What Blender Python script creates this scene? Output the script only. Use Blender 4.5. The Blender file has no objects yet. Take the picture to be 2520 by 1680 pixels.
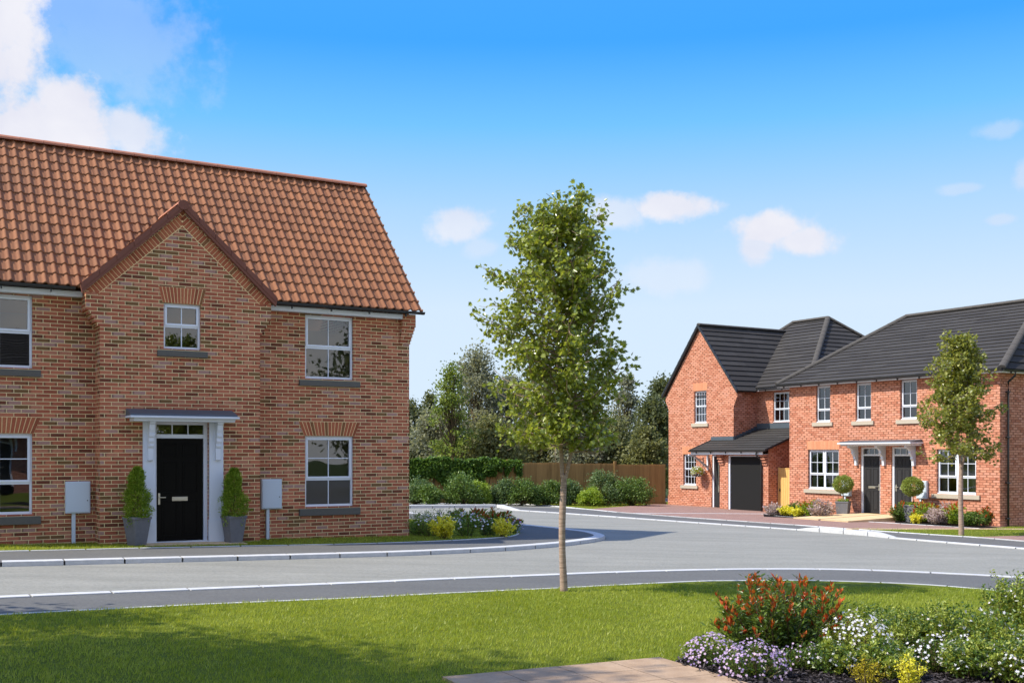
import bpy, math, random
import numpy as np
from mathutils import Vector, Matrix
random.seed(7); RNG=np.random.default_rng(7)
C=bpy.context.scene.collection
# ------------------------------------------------------------------ camera facts
F=2703.; EYE=1.73; HZ=1115.; CX=1260.
def G(x,y):
    x=np.clip(x,-40,60); y=np.clip(y,-30,90)
    return .10-.016*x-.010*y
def gp(px,py,dz=0.):
    k=(px-CX)/F; m=(py-HZ)/F
    Y=(EYE-.10-dz)/(m-.016*k-.010); X=k*Y
    return Vector((X,Y,.10-.016*X-.010*Y+dz))
def srgb(*c):
    return tuple(((v/255)/12.92 if v/255<=.04045 else ((v/255+.055)/1.055)**2.4) for v in c)+(1.,)
# ------------------------------------------------------------------ objects
def tag(o,label=None,cat=None,group=None,kind=None):
    if label: o['label']=label
    if cat: o['category']=cat
    if group: o['group']=group
    if kind: o['kind']=kind
    return o
def empty(name,loc=(0,0,0),rz=0,**k):
    o=bpy.data.objects.new(name,None); C.objects.link(o); o.location=loc; o.rotation_euler=(0,0,rz)
    o.empty_display_size=.2
    return tag(o,**k)
def link(name,me,mat=None,parent=None):
    o=bpy.data.objects.new(name,me); C.objects.link(o)
    if mat is not None:
        for m in (mat if isinstance(mat,(list,tuple)) else [mat]): me.materials.append(m)
    if parent is not None: o.parent=parent
    return o
def mesh_np(name,V,Fs,rnd=None,smooth=False):
    """V (n,3); Fs list of integer arrays (m,k); rnd: per-face values, concatenated"""
    me=bpy.data.meshes.new(name)
    V=np.asarray(V,dtype=np.float32)
    me.vertices.add(len(V)); me.vertices.foreach_set('co',V.ravel())
    idx=np.concatenate([np.asarray(f).ravel() for f in Fs]).astype(np.int32)
    tot=np.concatenate([np.full(len(f),np.asarray(f).shape[1]) for f in Fs]).astype(np.int32)
    st=np.concatenate([[0],np.cumsum(tot)[:-1]]).astype(np.int32)
    me.loops.add(len(idx)); me.loops.foreach_set('vertex_index',idx)
    me.polygons.add(len(tot)); me.polygons.foreach_set('loop_start',st); me.polygons.foreach_set('loop_total',tot)
    me.update(calc_edges=True)
    if rnd is not None:
        a=me.attributes.new('rnd','FLOAT','FACE'); a.data.foreach_set('value',np.asarray(rnd,dtype=np.float32))
    if smooth: me.polygons.foreach_set('use_smooth',np.ones(len(tot),dtype=bool))
    return me
class MB:
    def __init__(s): s.v=[]; s.f=[]; s.r=[]
    def add(s,vs,fs,r=None):
        b=len(s.v); s.v+=[tuple(v) for v in vs]
        r=random.random() if r is None else r
        for f in fs: s.f.append(tuple(b+i for i in f)); s.r.append(r)
        return s
    def box(s,x0,x1,y0,y1,z0,z1,r=None,M=None):
        vs=[Vector((x,y,z)) for z in (z0,z1) for y in (y0,y1) for x in (x0,x1)]
        if M is not None: vs=[M@v for v in vs]
        return s.add(vs,[(0,2,3,1),(4,5,7,6),(0,1,5,4),(2,6,7,3),(0,4,6,2),(1,3,7,5)],r)
    def quad(s,a,b,c,d,r=None): return s.add([a,b,c,d],[(0,1,2,3)],r)
    def poly(s,pts,r=None): return s.add(pts,[tuple(range(len(pts)))],r)
    def prism(s,pts,d,r=None):
        """pts: planar polygon, d: extrusion vector"""
        n=len(pts); d=Vector(d); a=[Vector(p) for p in pts]; b=[p+d for p in a]
        fs=[tuple(range(n)),tuple(range(2*n-1,n-1,-1))]+[(i,(i+1)%n,(i+1)%n+n,i+n) for i in range(n)]
        return s.add(a+b,fs,r)
    def tube(s,pts,r0,r1=None,n=8,cap=True,rr=None):
        pts=[Vector(p) for p in pts]; r1=r0 if r1 is None else r1
        m=len(pts); vs=[]
        up=Vector((0,0,1))
        for i,p in enumerate(pts):
            t=(pts[min(i+1,m-1)]-pts[max(i-1,0)]).normalized()
            a=t.cross(up if abs(t.z)<.95 else Vector((1,0,0))).normalized(); b=t.cross(a)
            r=r0+(r1-r0)*i/(m-1)
            for k in range(n):
                th=2*math.pi*k/n; vs.append(p+a*math.cos(th)*r+b*math.sin(th)*r)
        fs=[(i*n+k,i*n+(k+1)%n,(i+1)*n+(k+1)%n,(i+1)*n+k) for i in range(m-1) for k in range(n)]
        if cap: fs+=[tuple(range(n))[::-1],tuple(range((m-1)*n,m*n))]
        return s.add(vs,fs,rr)
    def build(s,name,mat=None,parent=None,smooth=False,bevel=0):
        me=bpy.data.meshes.new(name); me.from_pydata(s.v,[],s.f)
        a=me.attributes.new('rnd','FLOAT','FACE'); a.data.foreach_set('value',np.array(s.r,dtype=np.float32))
        if smooth: me.polygons.foreach_set('use_smooth',np.ones(len(s.f),dtype=bool))
        o=link(name,me,mat,parent)
        if bevel:
            b=o.modifiers.new('bevel','BEVEL'); b.width=bevel; b.segments=2; b.limit_method='ANGLE'
        return o
# ------------------------------------------------------------------ materials
class N:
    def __init__(s,name):
        s.m=bpy.data.materials.new(name); s.m.use_nodes=True; s.t=s.m.node_tree; s.t.nodes.clear()
        s.out=s.t.nodes.new('ShaderNodeOutputMaterial')
    def n(s,ty,**k):
        x=s.t.nodes.new(ty)
        for a,b in k.items():
            if a=='ins':
                for i,v in b.items():
                    if isinstance(v,bpy.types.NodeSocket): s.t.links.new(v,x.inputs[i])
                    else: x.inputs[i].default_value=v
            else: setattr(x,a,b)
        return x
    def m_(s,op,a,b=0.,c=0.,clamp=False): return s.n('ShaderNodeMath',operation=op,use_clamp=clamp,ins={0:a,1:b,2:c}).outputs[0]
    def ramp(s,fac,stops,interp='LINEAR'):
        r=s.n('ShaderNodeValToRGB',ins={0:fac}); cr=r.color_ramp; cr.interpolation=interp
        while len(cr.elements)<len(stops): cr.elements.new(.5)
        for e,(p,c) in zip(cr.elements,stops): e.position=p; e.color=c
        return r.outputs[0]
    def noise(s,vec,scale,detail=3,rough=.5,dim='3D'):
        return s.n('ShaderNodeTexNoise',ins={'Vector':vec,'Scale':scale,'Detail':detail,'Roughness':rough}).outputs['Fac']
    def mix(s,fac,a,b,mode='MIX'):
        x=s.n('ShaderNodeMix',data_type='RGBA',blend_type=mode,ins={0:fac,6:a,7:b}); return x.outputs[2]
    def obj(s): return s.n('ShaderNodeTexCoord').outputs['Object']
    def pos(s): return s.n('ShaderNodeNewGeometry').outputs['Position']
    def rnd(s): return s.n('ShaderNodeAttribute',attribute_name='rnd').outputs['Fac']
    def bsdf(s,col,rough=.8,spec=.3,bump=None,bs=.5,bd=.01,metal=0):
        b=s.n('ShaderNodeBsdfPrincipled',ins={'Base Color':col,'Roughness':rough,'Metallic':metal,'Specular IOR Level':spec})
        if bump is not None:
            bb=s.n('ShaderNodeBump',ins={'Height':bump,'Strength':bs,'Distance':bd}); s.t.links.new(bb.outputs[0],b.inputs['Normal'])
        return b
    def fin(s,sh): s.t.links.new(sh.outputs[0] if hasattr(sh,'outputs') else sh,s.out.inputs[0]); return s.m
def sc(c,f): return (c[0]*f,c[1]*f,c[2]*f,1)
def simple(name,col,rough=.6,spec=.3,var=.12,scale=6,metal=0,bump=0.):
    n=N(name); nz=n.noise(n.pos(),scale,4)
    c=n.mix(nz,sc(col,1-var),sc(col,1+var))
    hb=n.noise(n.pos(),scale*12,3)
    return n.fin(n.bsdf(c,rough,spec,hb if bump else None,.6,bump,metal))
def brick(name,L,h,palette,mortar,mw,bump=.006,patch=.15,headers=False):
    n=N(name); co=n.obj()
    s=n.n('ShaderNodeSeparateXYZ',ins={0:co})
    nn=n.n('ShaderNodeNewGeometry').outputs['True Normal']
    vt=n.n('ShaderNodeVectorTransform',vector_type='NORMAL',convert_from='WORLD',convert_to='OBJECT',ins={0:nn})
    sn=n.n('ShaderNodeSeparateXYZ',ins={0:vt.outputs[0]})
    side=n.m_('GREATER_THAN',n.m_('ABSOLUTE',sn.outputs[0]),.7)
    u=n.m_('ADD',n.m_('MULTIPLY',s.outputs[0],n.m_('SUBTRACT',1.,side)),n.m_('MULTIPLY',n.m_('ADD',s.outputs[1],.11),side))
    z=n.m_('DIVIDE',n.m_('ADD',s.outputs[2],10.02),h)
    row=n.m_('FLOOR',z); fv=n.m_('FRACT',z)
    u2=n.m_('ADD',n.m_('DIVIDE',n.m_('ADD',u,50.),L),n.m_('MULTIPLY',n.m_('MODULO',row,2.),.5))
    col=n.m_('FLOOR',u2); fu=n.m_('FRACT',u2)
    du=n.m_('MULTIPLY',n.m_('MINIMUM',fu,n.m_('SUBTRACT',1.,fu)),L)
    dv=n.m_('MULTIPLY',n.m_('MINIMUM',fv,n.m_('SUBTRACT',1.,fv)),h)
    wob=n.m_('MULTIPLY',n.m_('SUBTRACT',n.noise(co,60,2),.5),.003)
    d=n.m_('ADD',n.m_('MINIMUM',du,dv),wob)
    mask=n.n('ShaderNodeMapRange',ins={0:d,1:mw*.5-.0012,2:mw*.5+.0012,3:0.,4:1.}).outputs[0]
    cv=n.n('ShaderNodeCombineXYZ',ins={0:col,1:row}).outputs[0]
    wn=n.n('ShaderNodeTexWhiteNoise',noise_dimensions='2D',ins={'Vector':cv})
    bc=n.ramp(wn.outputs['Value'],palette,'CONSTANT')
    # within-brick smudges
    sm=n.noise(co,26,3,.6)
    bc=n.mix(n.m_('MULTIPLY',n.n('ShaderNodeMapRange',ins={0:sm,1:.5,2:.75,3:0.,4:1.}).outputs[0],.42),bc,sc(palette[0][1],.45))
    sm2=n.noise(co,90,2,.6)
    bc=n.mix(n.n('ShaderNodeMapRange',ins={0:sm2,1:.3,2:.7,3:0.,4:.35}).outputs[0],bc,sc(palette[0][1],1.5))
    wn2=n.n('ShaderNodeTexWhiteNoise',noise_dimensions='3D',ins={'Vector':n.n('ShaderNodeCombineXYZ',ins={0:col,1:row,2:n.m_('ROUND',fu)}).outputs[0]})
    en=n.m_('MULTIPLY',n.n('ShaderNodeMapRange',ins={0:du,1:.052,2:.03,3:0.,4:1.}).outputs[0],n.m_('GREATER_THAN',wn2.outputs['Value'],.62))
    bc=n.mix(n.m_('MULTIPLY',en,.5),bc,(.09,.055,.03,1))
    big=n.noise(co,.7,3)
    bc=n.mix(1.,bc,n.ramp(big,[(.3,(1-patch,1-patch,1-patch,1)),(.7,(1+patch*.4,1+patch*.4,1+patch*.4,1))]),'MULTIPLY')
    mn=n.mix(n.noise(co,30,2),sc(mortar,.8),sc(mortar,1.12))
    c=n.mix(mask,mn,bc)
    hgt=n.m_('ADD',n.m_('MULTIPLY',mask,.8),n.m_('MULTIPLY',sm2,.25))
    return n.fin(n.bsdf(c,.9,.15,hgt,.9,bump))
def leafmat(name,cols,trans=.35,rough=.5,spec=.35):
    n=N(name); r=n.rnd()
    c=n.ramp(r,[(i/(len(cols)-1) if len(cols)>1 else 0,x) for i,x in enumerate(cols)])
    p=n.bsdf(c,rough,spec)
    tc=n.mix(.5,c,(min(1,cols[-1][0]*1.6),min(1,cols[-1][1]*1.5),cols[-1][2]*.6,1))
    t=n.n('ShaderNodeBsdfTranslucent',ins={0:tc})
    m=n.n('ShaderNodeMixShader',ins={0:trans,1:p.outputs[0],2:t.outputs[0]})
    return n.fin(m.outputs[0])
M={}
pk=srgb
M['brick']=brick('multi_brick',.25,.0735,[(0,pk(172,102,76)),(.2,pk(184,114,86)),(.36,pk(158,90,68)),(.53,pk(180,124,98)),(.65,pk(142,80,60)),(.76,pk(164,136,126)),(.825,pk(96,88,54)),(.90,pk(76,46,36)),(.95,pk(122,80,56))],srgb(236,212,160),.0118)
M['brick_far']=brick('orange_brick',.235,.078,[(0,pk(194,134,108)),(.25,pk(204,145,119)),(.5,pk(182,120,94)),(.72,pk(200,144,122)),(.88,pk(168,104,80))],srgb(148,96,74),.016,bump=.016,patch=.06)  # reddish mortar, darkened to paint in the shadow lines of recessed joints
def voussoir(name,cols,mortar):
    n=N(name); r=n.rnd(); c=n.ramp(r,cols,'CONSTANT')
    c=n.mix(n.noise(n.pos(),35,3),sc(cols[0][1],.6),c)
    return n.fin(n.bsdf(c,.9,.15,n.noise(n.pos(),80,2),.6,.003))
M['voussoir']=voussoir('cut_brick',[(0,pk(188,110,78)),(.3,pk(198,122,86)),(.6,pk(176,98,70)),(.85,pk(138,78,54)),(.93,pk(116,98,62))],None)
M['voussoir_far']=voussoir('orange_cut_brick',[(0,pk(222,156,118)),(.3,pk(228,166,126)),(.6,pk(216,146,108))],None)
M['mortar']=simple('mortar',srgb(240,214,160),.95,.1,.1,20)
M['mortar_far']=simple('mortar_far',srgb(212,150,118),.95,.1,.1,20)
def pantile():
    n=N('clay_pantile'); r=n.rnd(); co=n.obj()
    c=n.ramp(r,[(0,srgb(106,70,44)),(.3,srgb(130,84,54)),(.65,srgb(154,102,64)),(1,srgb(116,80,54))])
    c=n.mix(n.noise(co,9,4,.6),sc(srgb(136,92,64),.75),c)
    c=n.mix(n.m_('MULTIPLY',n.noise(co,60,2),.3),c,srgb(205,140,105))
    return n.fin(n.bsdf(c,.8,.25,n.noise(co,120,2),.5,.002))
M['pantile']=pantile()
def slate():
    n=N('grey_tile'); r=n.rnd(); co=n.obj()
    c=n.ramp(r,[(0,srgb(60,58,57)),(.5,srgb(70,68,66)),(1,srgb(78,76,74))])
    c=n.mix(n.noise(co,5,4,.6),sc(srgb(66,64,62),.85),c)
    return n.fin(n.bsdf(c,.8,.12,n.noise(co,50,3),.4,.004))
M['slate']=slate()
M['ridge_grey']=simple('grey_ridge_tile',srgb(84,81,77),.88,.1,.15,4,bump=.003)
M['ridge_clay']=simple('clay_ridge_tile',srgb(176,118,92),.8,.25,.12,5,bump=.002)
M['verge']=simple('brown_verge',srgb(122,78,64),.75,.25,.1,8)
M['white']=simple('white_upvc',srgb(222,228,236),.32,.5,.02,2)
M['whitepaint']=simple('white_paint',srgb(214,220,228),.45,.4,.03,3)
M['gutter']=simple('black_gutter',srgb(44,46,48),.38,.5,.1,4)
M['lead']=simple('lead_flashing',srgb(74,84,92),.5,.5,.15,5)
M['sill']=simple('dark_sill',srgb(98,96,90),.85,.2,.12,18,bump=.002)
M['sill_far']=simple('stone_sill',srgb(178,168,150),.85,.2,.08,12)
M['blackdoor']=simple('black_door',srgb(5,5,6),.3,.12,.05,4)
M['greydoor']=simple('anthracite_door',srgb(46,46,47),.55,.25,.06,4)
M['garage']=simple('garage_door',srgb(34,34,34),.7,.12,.05,3)
M['chrome']=simple('satin_metal',srgb(196,190,172),.35,.5,.05,9,metal=.7)
M['meter']=simple('meter_box',srgb(196,208,218),.45,.4,.03,3)
M['pot']=simple('pot_slate',srgb(112,112,116),.8,.25,.22,14,bump=.003)
M['soil']=simple('soil',srgb(52,40,32),.95,.1,.3,30,bump=.01)
M['curtain']=simple('curtain',srgb(150,148,145),.95,.1,.05,3)
M['interior']=simple('interior_plaster',srgb(120,116,110),.95,.1,.05,3)
M['stem']=simple('stem_bark',srgb(96,84,62),.9,.1,.2,30)
M['bark']=None
def bark():
    n=N('young_bark'); co=n.obj()
    v=n.n('ShaderNodeMapping',ins={0:co,3:(6,6,55)}).outputs[0]
    nz=n.noise(v,1.,4,.6); n2=n.noise(co,5,4)
    c=n.ramp(nz,[(.3,srgb(112,92,80)),(.5,srgb(164,138,120)),(.7,srgb(188,164,146))])
    c=n.mix(n.m_('MULTIPLY',n2,.5),c,srgb(140,128,112))
    return n.fin(n.bsdf(c,.85,.2,nz,.7,.006))
M['bark']=bark()
def glass():
    n=N('window_glass')
    fr=n.n('ShaderNodeFresnel',ins={0:1.6})
    f=n.m_('ADD',n.m_('MULTIPLY',fr.outputs[0],1.),.07,clamp=True)
    t=n.n('ShaderNodeBsdfTransparent',ins={0:(.62,.66,.68,1)})
    g=n.n('ShaderNodeBsdfGlossy',ins={0:(.95,.97,1,1),'Roughness':.012})
    bn=n.n('ShaderNodeBump',ins={'Height':n.noise(n.pos(),1.3,1),'Strength':.25,'Distance':.01})
    n.t.links.new(bn.outputs[0],g.inputs['Normal'])
    return n.fin(n.n('ShaderNodeMixShader',ins={0:f,1:t.outputs[0],2:g.outputs[0]}).outputs[0])
M['glass']=glass()
def asphalt(name,a,b,tint,grain=95):
    n=N(name); p=n.pos()
    mp=n.n('ShaderNodeMapping',ins={0:p,3:(.35,1.5,1)}).outputs[0]
    big=n.noise(mp,1.1,7,.68); fine=n.noise(p,grain,2,.7); med=n.noise(p,22,4,.65)
    c=n.ramp(big,[(.3,a),(.7,b)])
    c=n.mix(n.n('ShaderNodeMapRange',ins={0:fine,1:.35,2:.7,3:0.,4:.55}).outputs[0],c,tint)
    c=n.mix(n.n('ShaderNodeMapRange',ins={0:med,1:.45,2:.75,3:0.,4:.6}).outputs[0],c,sc(a,.74))
    return n.fin(n.bsdf(c,.88,.25,fine,.6,.004))
M['road']=asphalt('road_asphalt',srgb(114,114,106),srgb(142,141,132),srgb(172,171,161))
M['path']=asphalt('path_asphalt',srgb(86,86,84),srgb(99,99,96),srgb(126,126,122))
def kerbm():
    n=N('kerb_concrete'); p=n.pos(); r=n.rnd()
    c=n.ramp(n.noise(p,7,4,.6),[(.25,srgb(182,184,185)),(.75,srgb(208,208,206))])
    c=n.mix(n.m_('MULTIPLY',r,.25),c,srgb(186,188,188))
    c=n.mix(n.n('ShaderNodeMapRange',ins={0:n.noise(p,70,3),1:.5,2:.8,3:0.,4:.4}).outputs[0],c,srgb(146,146,144))
    return n.fin(n.bsdf(c,.85,.2,n.noise(p,150,2),.4,.002))
M['kerb']=kerbm()
def grassground(name,a,b,c3):
    n=N(name); p=n.pos()
    c=n.ramp(n.noise(p,1.2,4,.6),[(.3,a),(.7,b)])
    mp=n.n('ShaderNodeMapping',ins={0:p,3:(1,.35,1)}).outputs[0]
    c=n.mix(n.n('ShaderNodeMapRange',ins={0:n.noise(mp,90,3,.7),1:.4,2:.7,3:0.,4:.6}).outputs[0],c,c3)
    return n.fin(n.bsdf(c,.9,.1,n.noise(mp,120,3),1.,.02))
M['lawn']=grassground('lawn_ground',srgb(84,96,28),srgb(102,112,34),srgb(128,136,50))
M['blade']=leafmat('grass_blade',[srgb(104,122,24),srgb(128,144,36),srgb(152,164,52),srgb(184,188,88)],.4,.45,.4)
def pavers():
    n=N('block_paving'); p=n.pos()
    mp=n.n('ShaderNodeMapping',ins={0:p,2:(0,0,math.radians(31))}).outputs[0]
    b=n.n('ShaderNodeTexBrick',ins={'Vector':mp,'Color1':srgb(152,124,112),'Color2':srgb(130,104,95),'Mortar':srgb(96,80,72),'Scale':1.,'Mortar Size':.006,'Brick Width':.2,'Row Height':.1})
    c=n.mix(n.m_('MULTIPLY',n.noise(p,2,4),.5),b.outputs[0],srgb(170,138,128))
    return n.fin(n.bsdf(c,.9,.15,b.outputs[1],-.4,.003))
M['pavers']=pavers()
def slabm(name,a,b):
    n=N(name); p=n.pos(); r=n.rnd()
    c=n.ramp(n.noise(p,4,5,.6),[(.3,a),(.7,b)])
    c=n.mix(n.n('ShaderNodeMapRange',ins={0:n.noise(p,70,3),1:.45,2:.75,3:0.,4:.45}).outputs[0],c,sc(a,.7))
    c=n.mix(n.m_('MULTIPLY',r,.2),c,sc(b,.8))
    return n.fin(n.bsdf(c,.88,.2,n.noise(p,60,4,.6),.6,.004))
M['slab']=slabm('sandstone_slab',srgb(156,130,104),srgb(184,158,130))
M['sand']=slabm('pale_slab',srgb(206,178,138),srgb(220,194,154))
M['wood']=None
def woodm(name,a,b,c3):
    n=N(name); co=n.obj(); r=n.rnd()
    mp=n.n('ShaderNodeMapping',ins={0:co,3:(22,22,1.6)}).outputs[0]
    c=n.ramp(n.noise(mp,1.,4,.6),[(.3,a),(.7,b)])
    c=n.mix(n.m_('MULTIPLY',r,.6),c,c3)
    return n.fin(n.bsdf(c,.85,.15,n.noise(mp,2.,3),.4,.003))
M['wood']=woodm('fence_wood',srgb(118,92,56),srgb(148,118,74),srgb(172,138,88))
M['gatewood']=woodm('new_pine',srgb(206,162,96),srgb(226,186,118),srgb(214,170,104))
M['mulch']=simple('bark_mulch_soil',srgb(34,30,30),.95,.1,.3,30,bump=.02)
M['chip']=leafmat('bark_chip',[srgb(30,27,28),srgb(48,42,42),srgb(66,60,60),srgb(92,86,88)],.0,.8,.2)
# leaves
M['maple']=leafmat('maple_leaf',[srgb(70,84,22),srgb(104,118,32),srgb(128,142,46),srgb(168,178,86)],.40,.3,.75)
M['maple2']=leafmat('young_tree_leaf',[srgb(76,88,30),srgb(104,114,40),srgb(132,138,54),srgb(172,172,92)],.4,.36,.6)
M['bg_grey']=leafmat('grey_willow_leaf',[srgb(108,111,90),srgb(122,125,103),srgb(136,139,117),srgb(150,152,134)],.42,.6,.25)
M['bg_olive']=leafmat('olive_leaf',[srgb(94,99,60),srgb(108,112,70),srgb(122,124,80),srgb(136,137,94)],.42,.6,.25)
M['bg_dark']=leafmat('dark_leaf',[srgb(76,86,54),srgb(88,97,63),srgb(101,109,74),srgb(114,120,86)],.4,.6,.25)
M['bg_green']=leafmat('fresh_leaf',[srgb(72,90,34),srgb(96,116,42),srgb(120,138,56),srgb(146,158,80)],.3,.5,.3)
M['ivy']=leafmat('ivy_leaf',[srgb(50,78,28),srgb(72,104,38),srgb(94,126,48),srgb(118,148,66)],.32,.45,.4)
M['shrub_a']=leafmat('shrub_leaf_green',[srgb(58,84,34),srgb(78,106,44),srgb(98,126,56),srgb(124,146,76)],.3,.45,.4)
M['shrub_b']=leafmat('shrub_leaf_blue',[srgb(62,88,46),srgb(82,108,60),srgb(104,128,78),srgb(130,148,102)],.32,.5,.4)
M['shrub_y']=leafmat('shrub_leaf_lime',[srgb(96,128,34),srgb(122,152,44),srgb(148,172,60),srgb(172,188,84)],.35,.45,.4)
M['conifer']=leafmat('topiary_leaf',[srgb(74,104,24),srgb(104,136,34),srgb(134,160,50),srgb(164,182,78)],.36,.5,.3)
M['box']=leafmat('box_ball_leaf',[srgb(96,118,46),srgb(122,142,60),srgb(148,162,82),srgb(170,178,104)],.3,.5,.3)
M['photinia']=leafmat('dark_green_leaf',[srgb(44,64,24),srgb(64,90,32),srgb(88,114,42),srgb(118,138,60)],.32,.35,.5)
M['redtip']=leafmat('red_tip_leaf',[srgb(136,40,22),srgb(172,62,30),srgb(200,88,40),srgb(224,132,64)],.4,.4,.45)
M['aster']=leafmat('lilac_petal',[srgb(148,128,182),srgb(176,152,198),srgb(204,178,210),srgb(226,202,214)],.3,.6,.2)
M['whitefl']=leafmat('white_petal',[srgb(206,206,216),srgb(222,222,230),srgb(236,236,240),srgb(236,224,226)],.3,.6,.2)
M['golden']=leafmat('golden_petal',[srgb(120,112,20),srgb(148,136,28),srgb(176,160,36),srgb(196,182,60)],.3,.55,.2)
M['yellow']=leafmat('yellow_petal',[srgb(208,198,36),srgb(226,216,48),srgb(238,228,72),srgb(242,236,120)],.35,.55,.2)
M['greenarch']=leafmat('light_green_leaf',[srgb(100,116,36),srgb(130,146,50),srgb(158,172,70),srgb(194,200,112)],.4,.45,.4)
M['meadow']=leafmat('meadow_leaf',[srgb(74,104,36),srgb(96,126,46),srgb(118,144,58),srgb(142,160,78)],.34,.55,.3)
M['heather']=leafmat('heather_leaf',[srgb(136,118,124),srgb(160,142,146),srgb(186,168,168),srgb(206,190,184)],.25,.6,.25)
# ------------------------------------------------------------------ leaf clouds
TPL={}
TPL['diamond']=(np.array([[0,0,0],[-.5,.45,.12],[0,1,0],[.5,.45,.12]],float),[np.array([[0,2,1],[0,3,2]])])
TPL['lance']=(np.array([[0,0,0],[-.5,.4,.14],[0,1,-.12],[.5,.4,.14],[0,.45,0]],float),[np.array([[0,4,1],[1,4,2],[0,3,4],[4,3,2]])])
mp=[(0,0),(.10,.12),(.42,.05),(.34,.26),(.62,.42),(.36,.50),(.40,.74),(.16,.66),(0,1.0)]
ml=np.array([[x,y,abs(x)*.25-.1*y*y] for x,y in mp]+[[-x,y,abs(x)*.25-.1*y*y] for x,y in mp[1:-1]],float)
n1=len(mp); TPL['maple']=(ml,[np.array([list(range(0,n1))]),np.array([[0]+[n1+i for i in range(n1-2)]+[n1-1]])[:, ::-1]])
st=[]
for i in range(10):
    a=math.pi*2*i/10; r=.5 if i%2==0 else .27
    st.append((math.cos(a)*r,.5+math.sin(a)*r,.1 if i%2==0 else 0.))
TPL['flower']=(np.array(st),[np.array([list(range(10))])])
TPL['needle']=(np.array([[-.5,0,0],[.5,0,0],[0,1,.1]],float),[np.array([[0,1,2]])])
def leaves(P,D,U,L,W,tpl='diamond',rng=RNG):
    """P positions (n,3), D growth direction, U approx normal, L/W sizes -> V, Fs, rnd"""
    T,FF=TPL[tpl]; n=len(P); k=len(T)
    D=D/np.linalg.norm(D,axis=1,keepdims=True)
    X=np.cross(D,U); X/=np.linalg.norm(X,axis=1,keepdims=True)+1e-9
    Z=np.cross(X,D)
    V=P[:,None,:]+(X[:,None,:]*T[None,:,0,None]*W[:,None,None]+D[:,None,:]*T[None,:,1,None]*L[:,None,None]+Z[:,None,:]*T[None,:,2,None]*W[:,None,None])
    r=rng.random(n); Fs=[]; R=[]
    for f in FF:
        Fs.append((np.arange(n)[:,None,None]*k+f[None]).reshape(-1,f.shape[1])); R.append(np.repeat(r,len(f)))
    return V.reshape(-1,3),Fs,np.concatenate(R)
def rdir(n,rng,up=0.):
    d=rng.normal(size=(n,3)); d/=np.linalg.norm(d,axis=1,keepdims=True); d[:,2]+=up; return d/np.linalg.norm(d,axis=1,keepdims=True)
def cloud(name,P,mat,parent,size,asp=.6,tpl='diamond',up=.2,droop=None,rng=RNG,D=None,flat=.8):
    n=len(P); D=rdir(n,rng,up) if D is None else D
    U=rdir(n,rng,flat)
    L=size*(.7+.6*rng.random(n)); V,Fs,R=leaves(P,D,U,L,L*asp,tpl,rng)
    return link(name,mesh_np(name,V,Fs,R),mat,parent)
class Tubes:
    def __init__(s): s.V=[]; s.F=[]; s.n=0
    def add(s,pts,rad,k=6):
        pts=np.asarray(pts,float); m=len(pts); rad=np.asarray(rad,float)
        t=np.gradient(pts,axis=0); t/=np.linalg.norm(t,axis=1,keepdims=True)+1e-9
        ref=np.where(np.abs(t[:,2:3])<.9,np.array([[0,0,1.]]),np.array([[1.,0,0]]))
        a=np.cross(t,ref); a/=np.linalg.norm(a,axis=1,keepdims=True)+1e-9; b=np.cross(t,a)
        th=np.arange(k)*2*np.pi/k
        V=pts[:,None]+rad[:,None,None]*(a[:,None]*np.cos(th)[None,:,None]+b[:,None]*np.sin(th)[None,:,None])
        i=np.arange(m-1)[:,None]*k; j=np.arange(k)[None]; j2=(j+1)%k
        Fq=np.stack([i+j,i+j2,i+k+j2,i+k+j],-1).reshape(-1,4)+s.n
        s.V.append(V.reshape(-1,3)); s.F.append(Fq); s.n+=m*k
    def build(s,name,mat,parent):
        return link(name,mesh_np(name,np.concatenate(s.V),[np.concatenate(s.F)],smooth=True),mat,parent)
def curve(a,b,rng,n=6,bend=.1,rise=0.):
    a=np.array(a,float); b=np.array(b,float); t=np.linspace(0,1,n)[:,None]
    L=np.linalg.norm(b-a); off=rng.normal(size=3)*bend*L
    p=a+(b-a)*t+off*np.sin(np.pi*t)*.5; p[:,2]+=rise*L*(np.sin(np.pi*t[:,0])*.5)
    p[1:-1]+=rng.normal(size=(n-2,3))*L*.015
    return p
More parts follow.
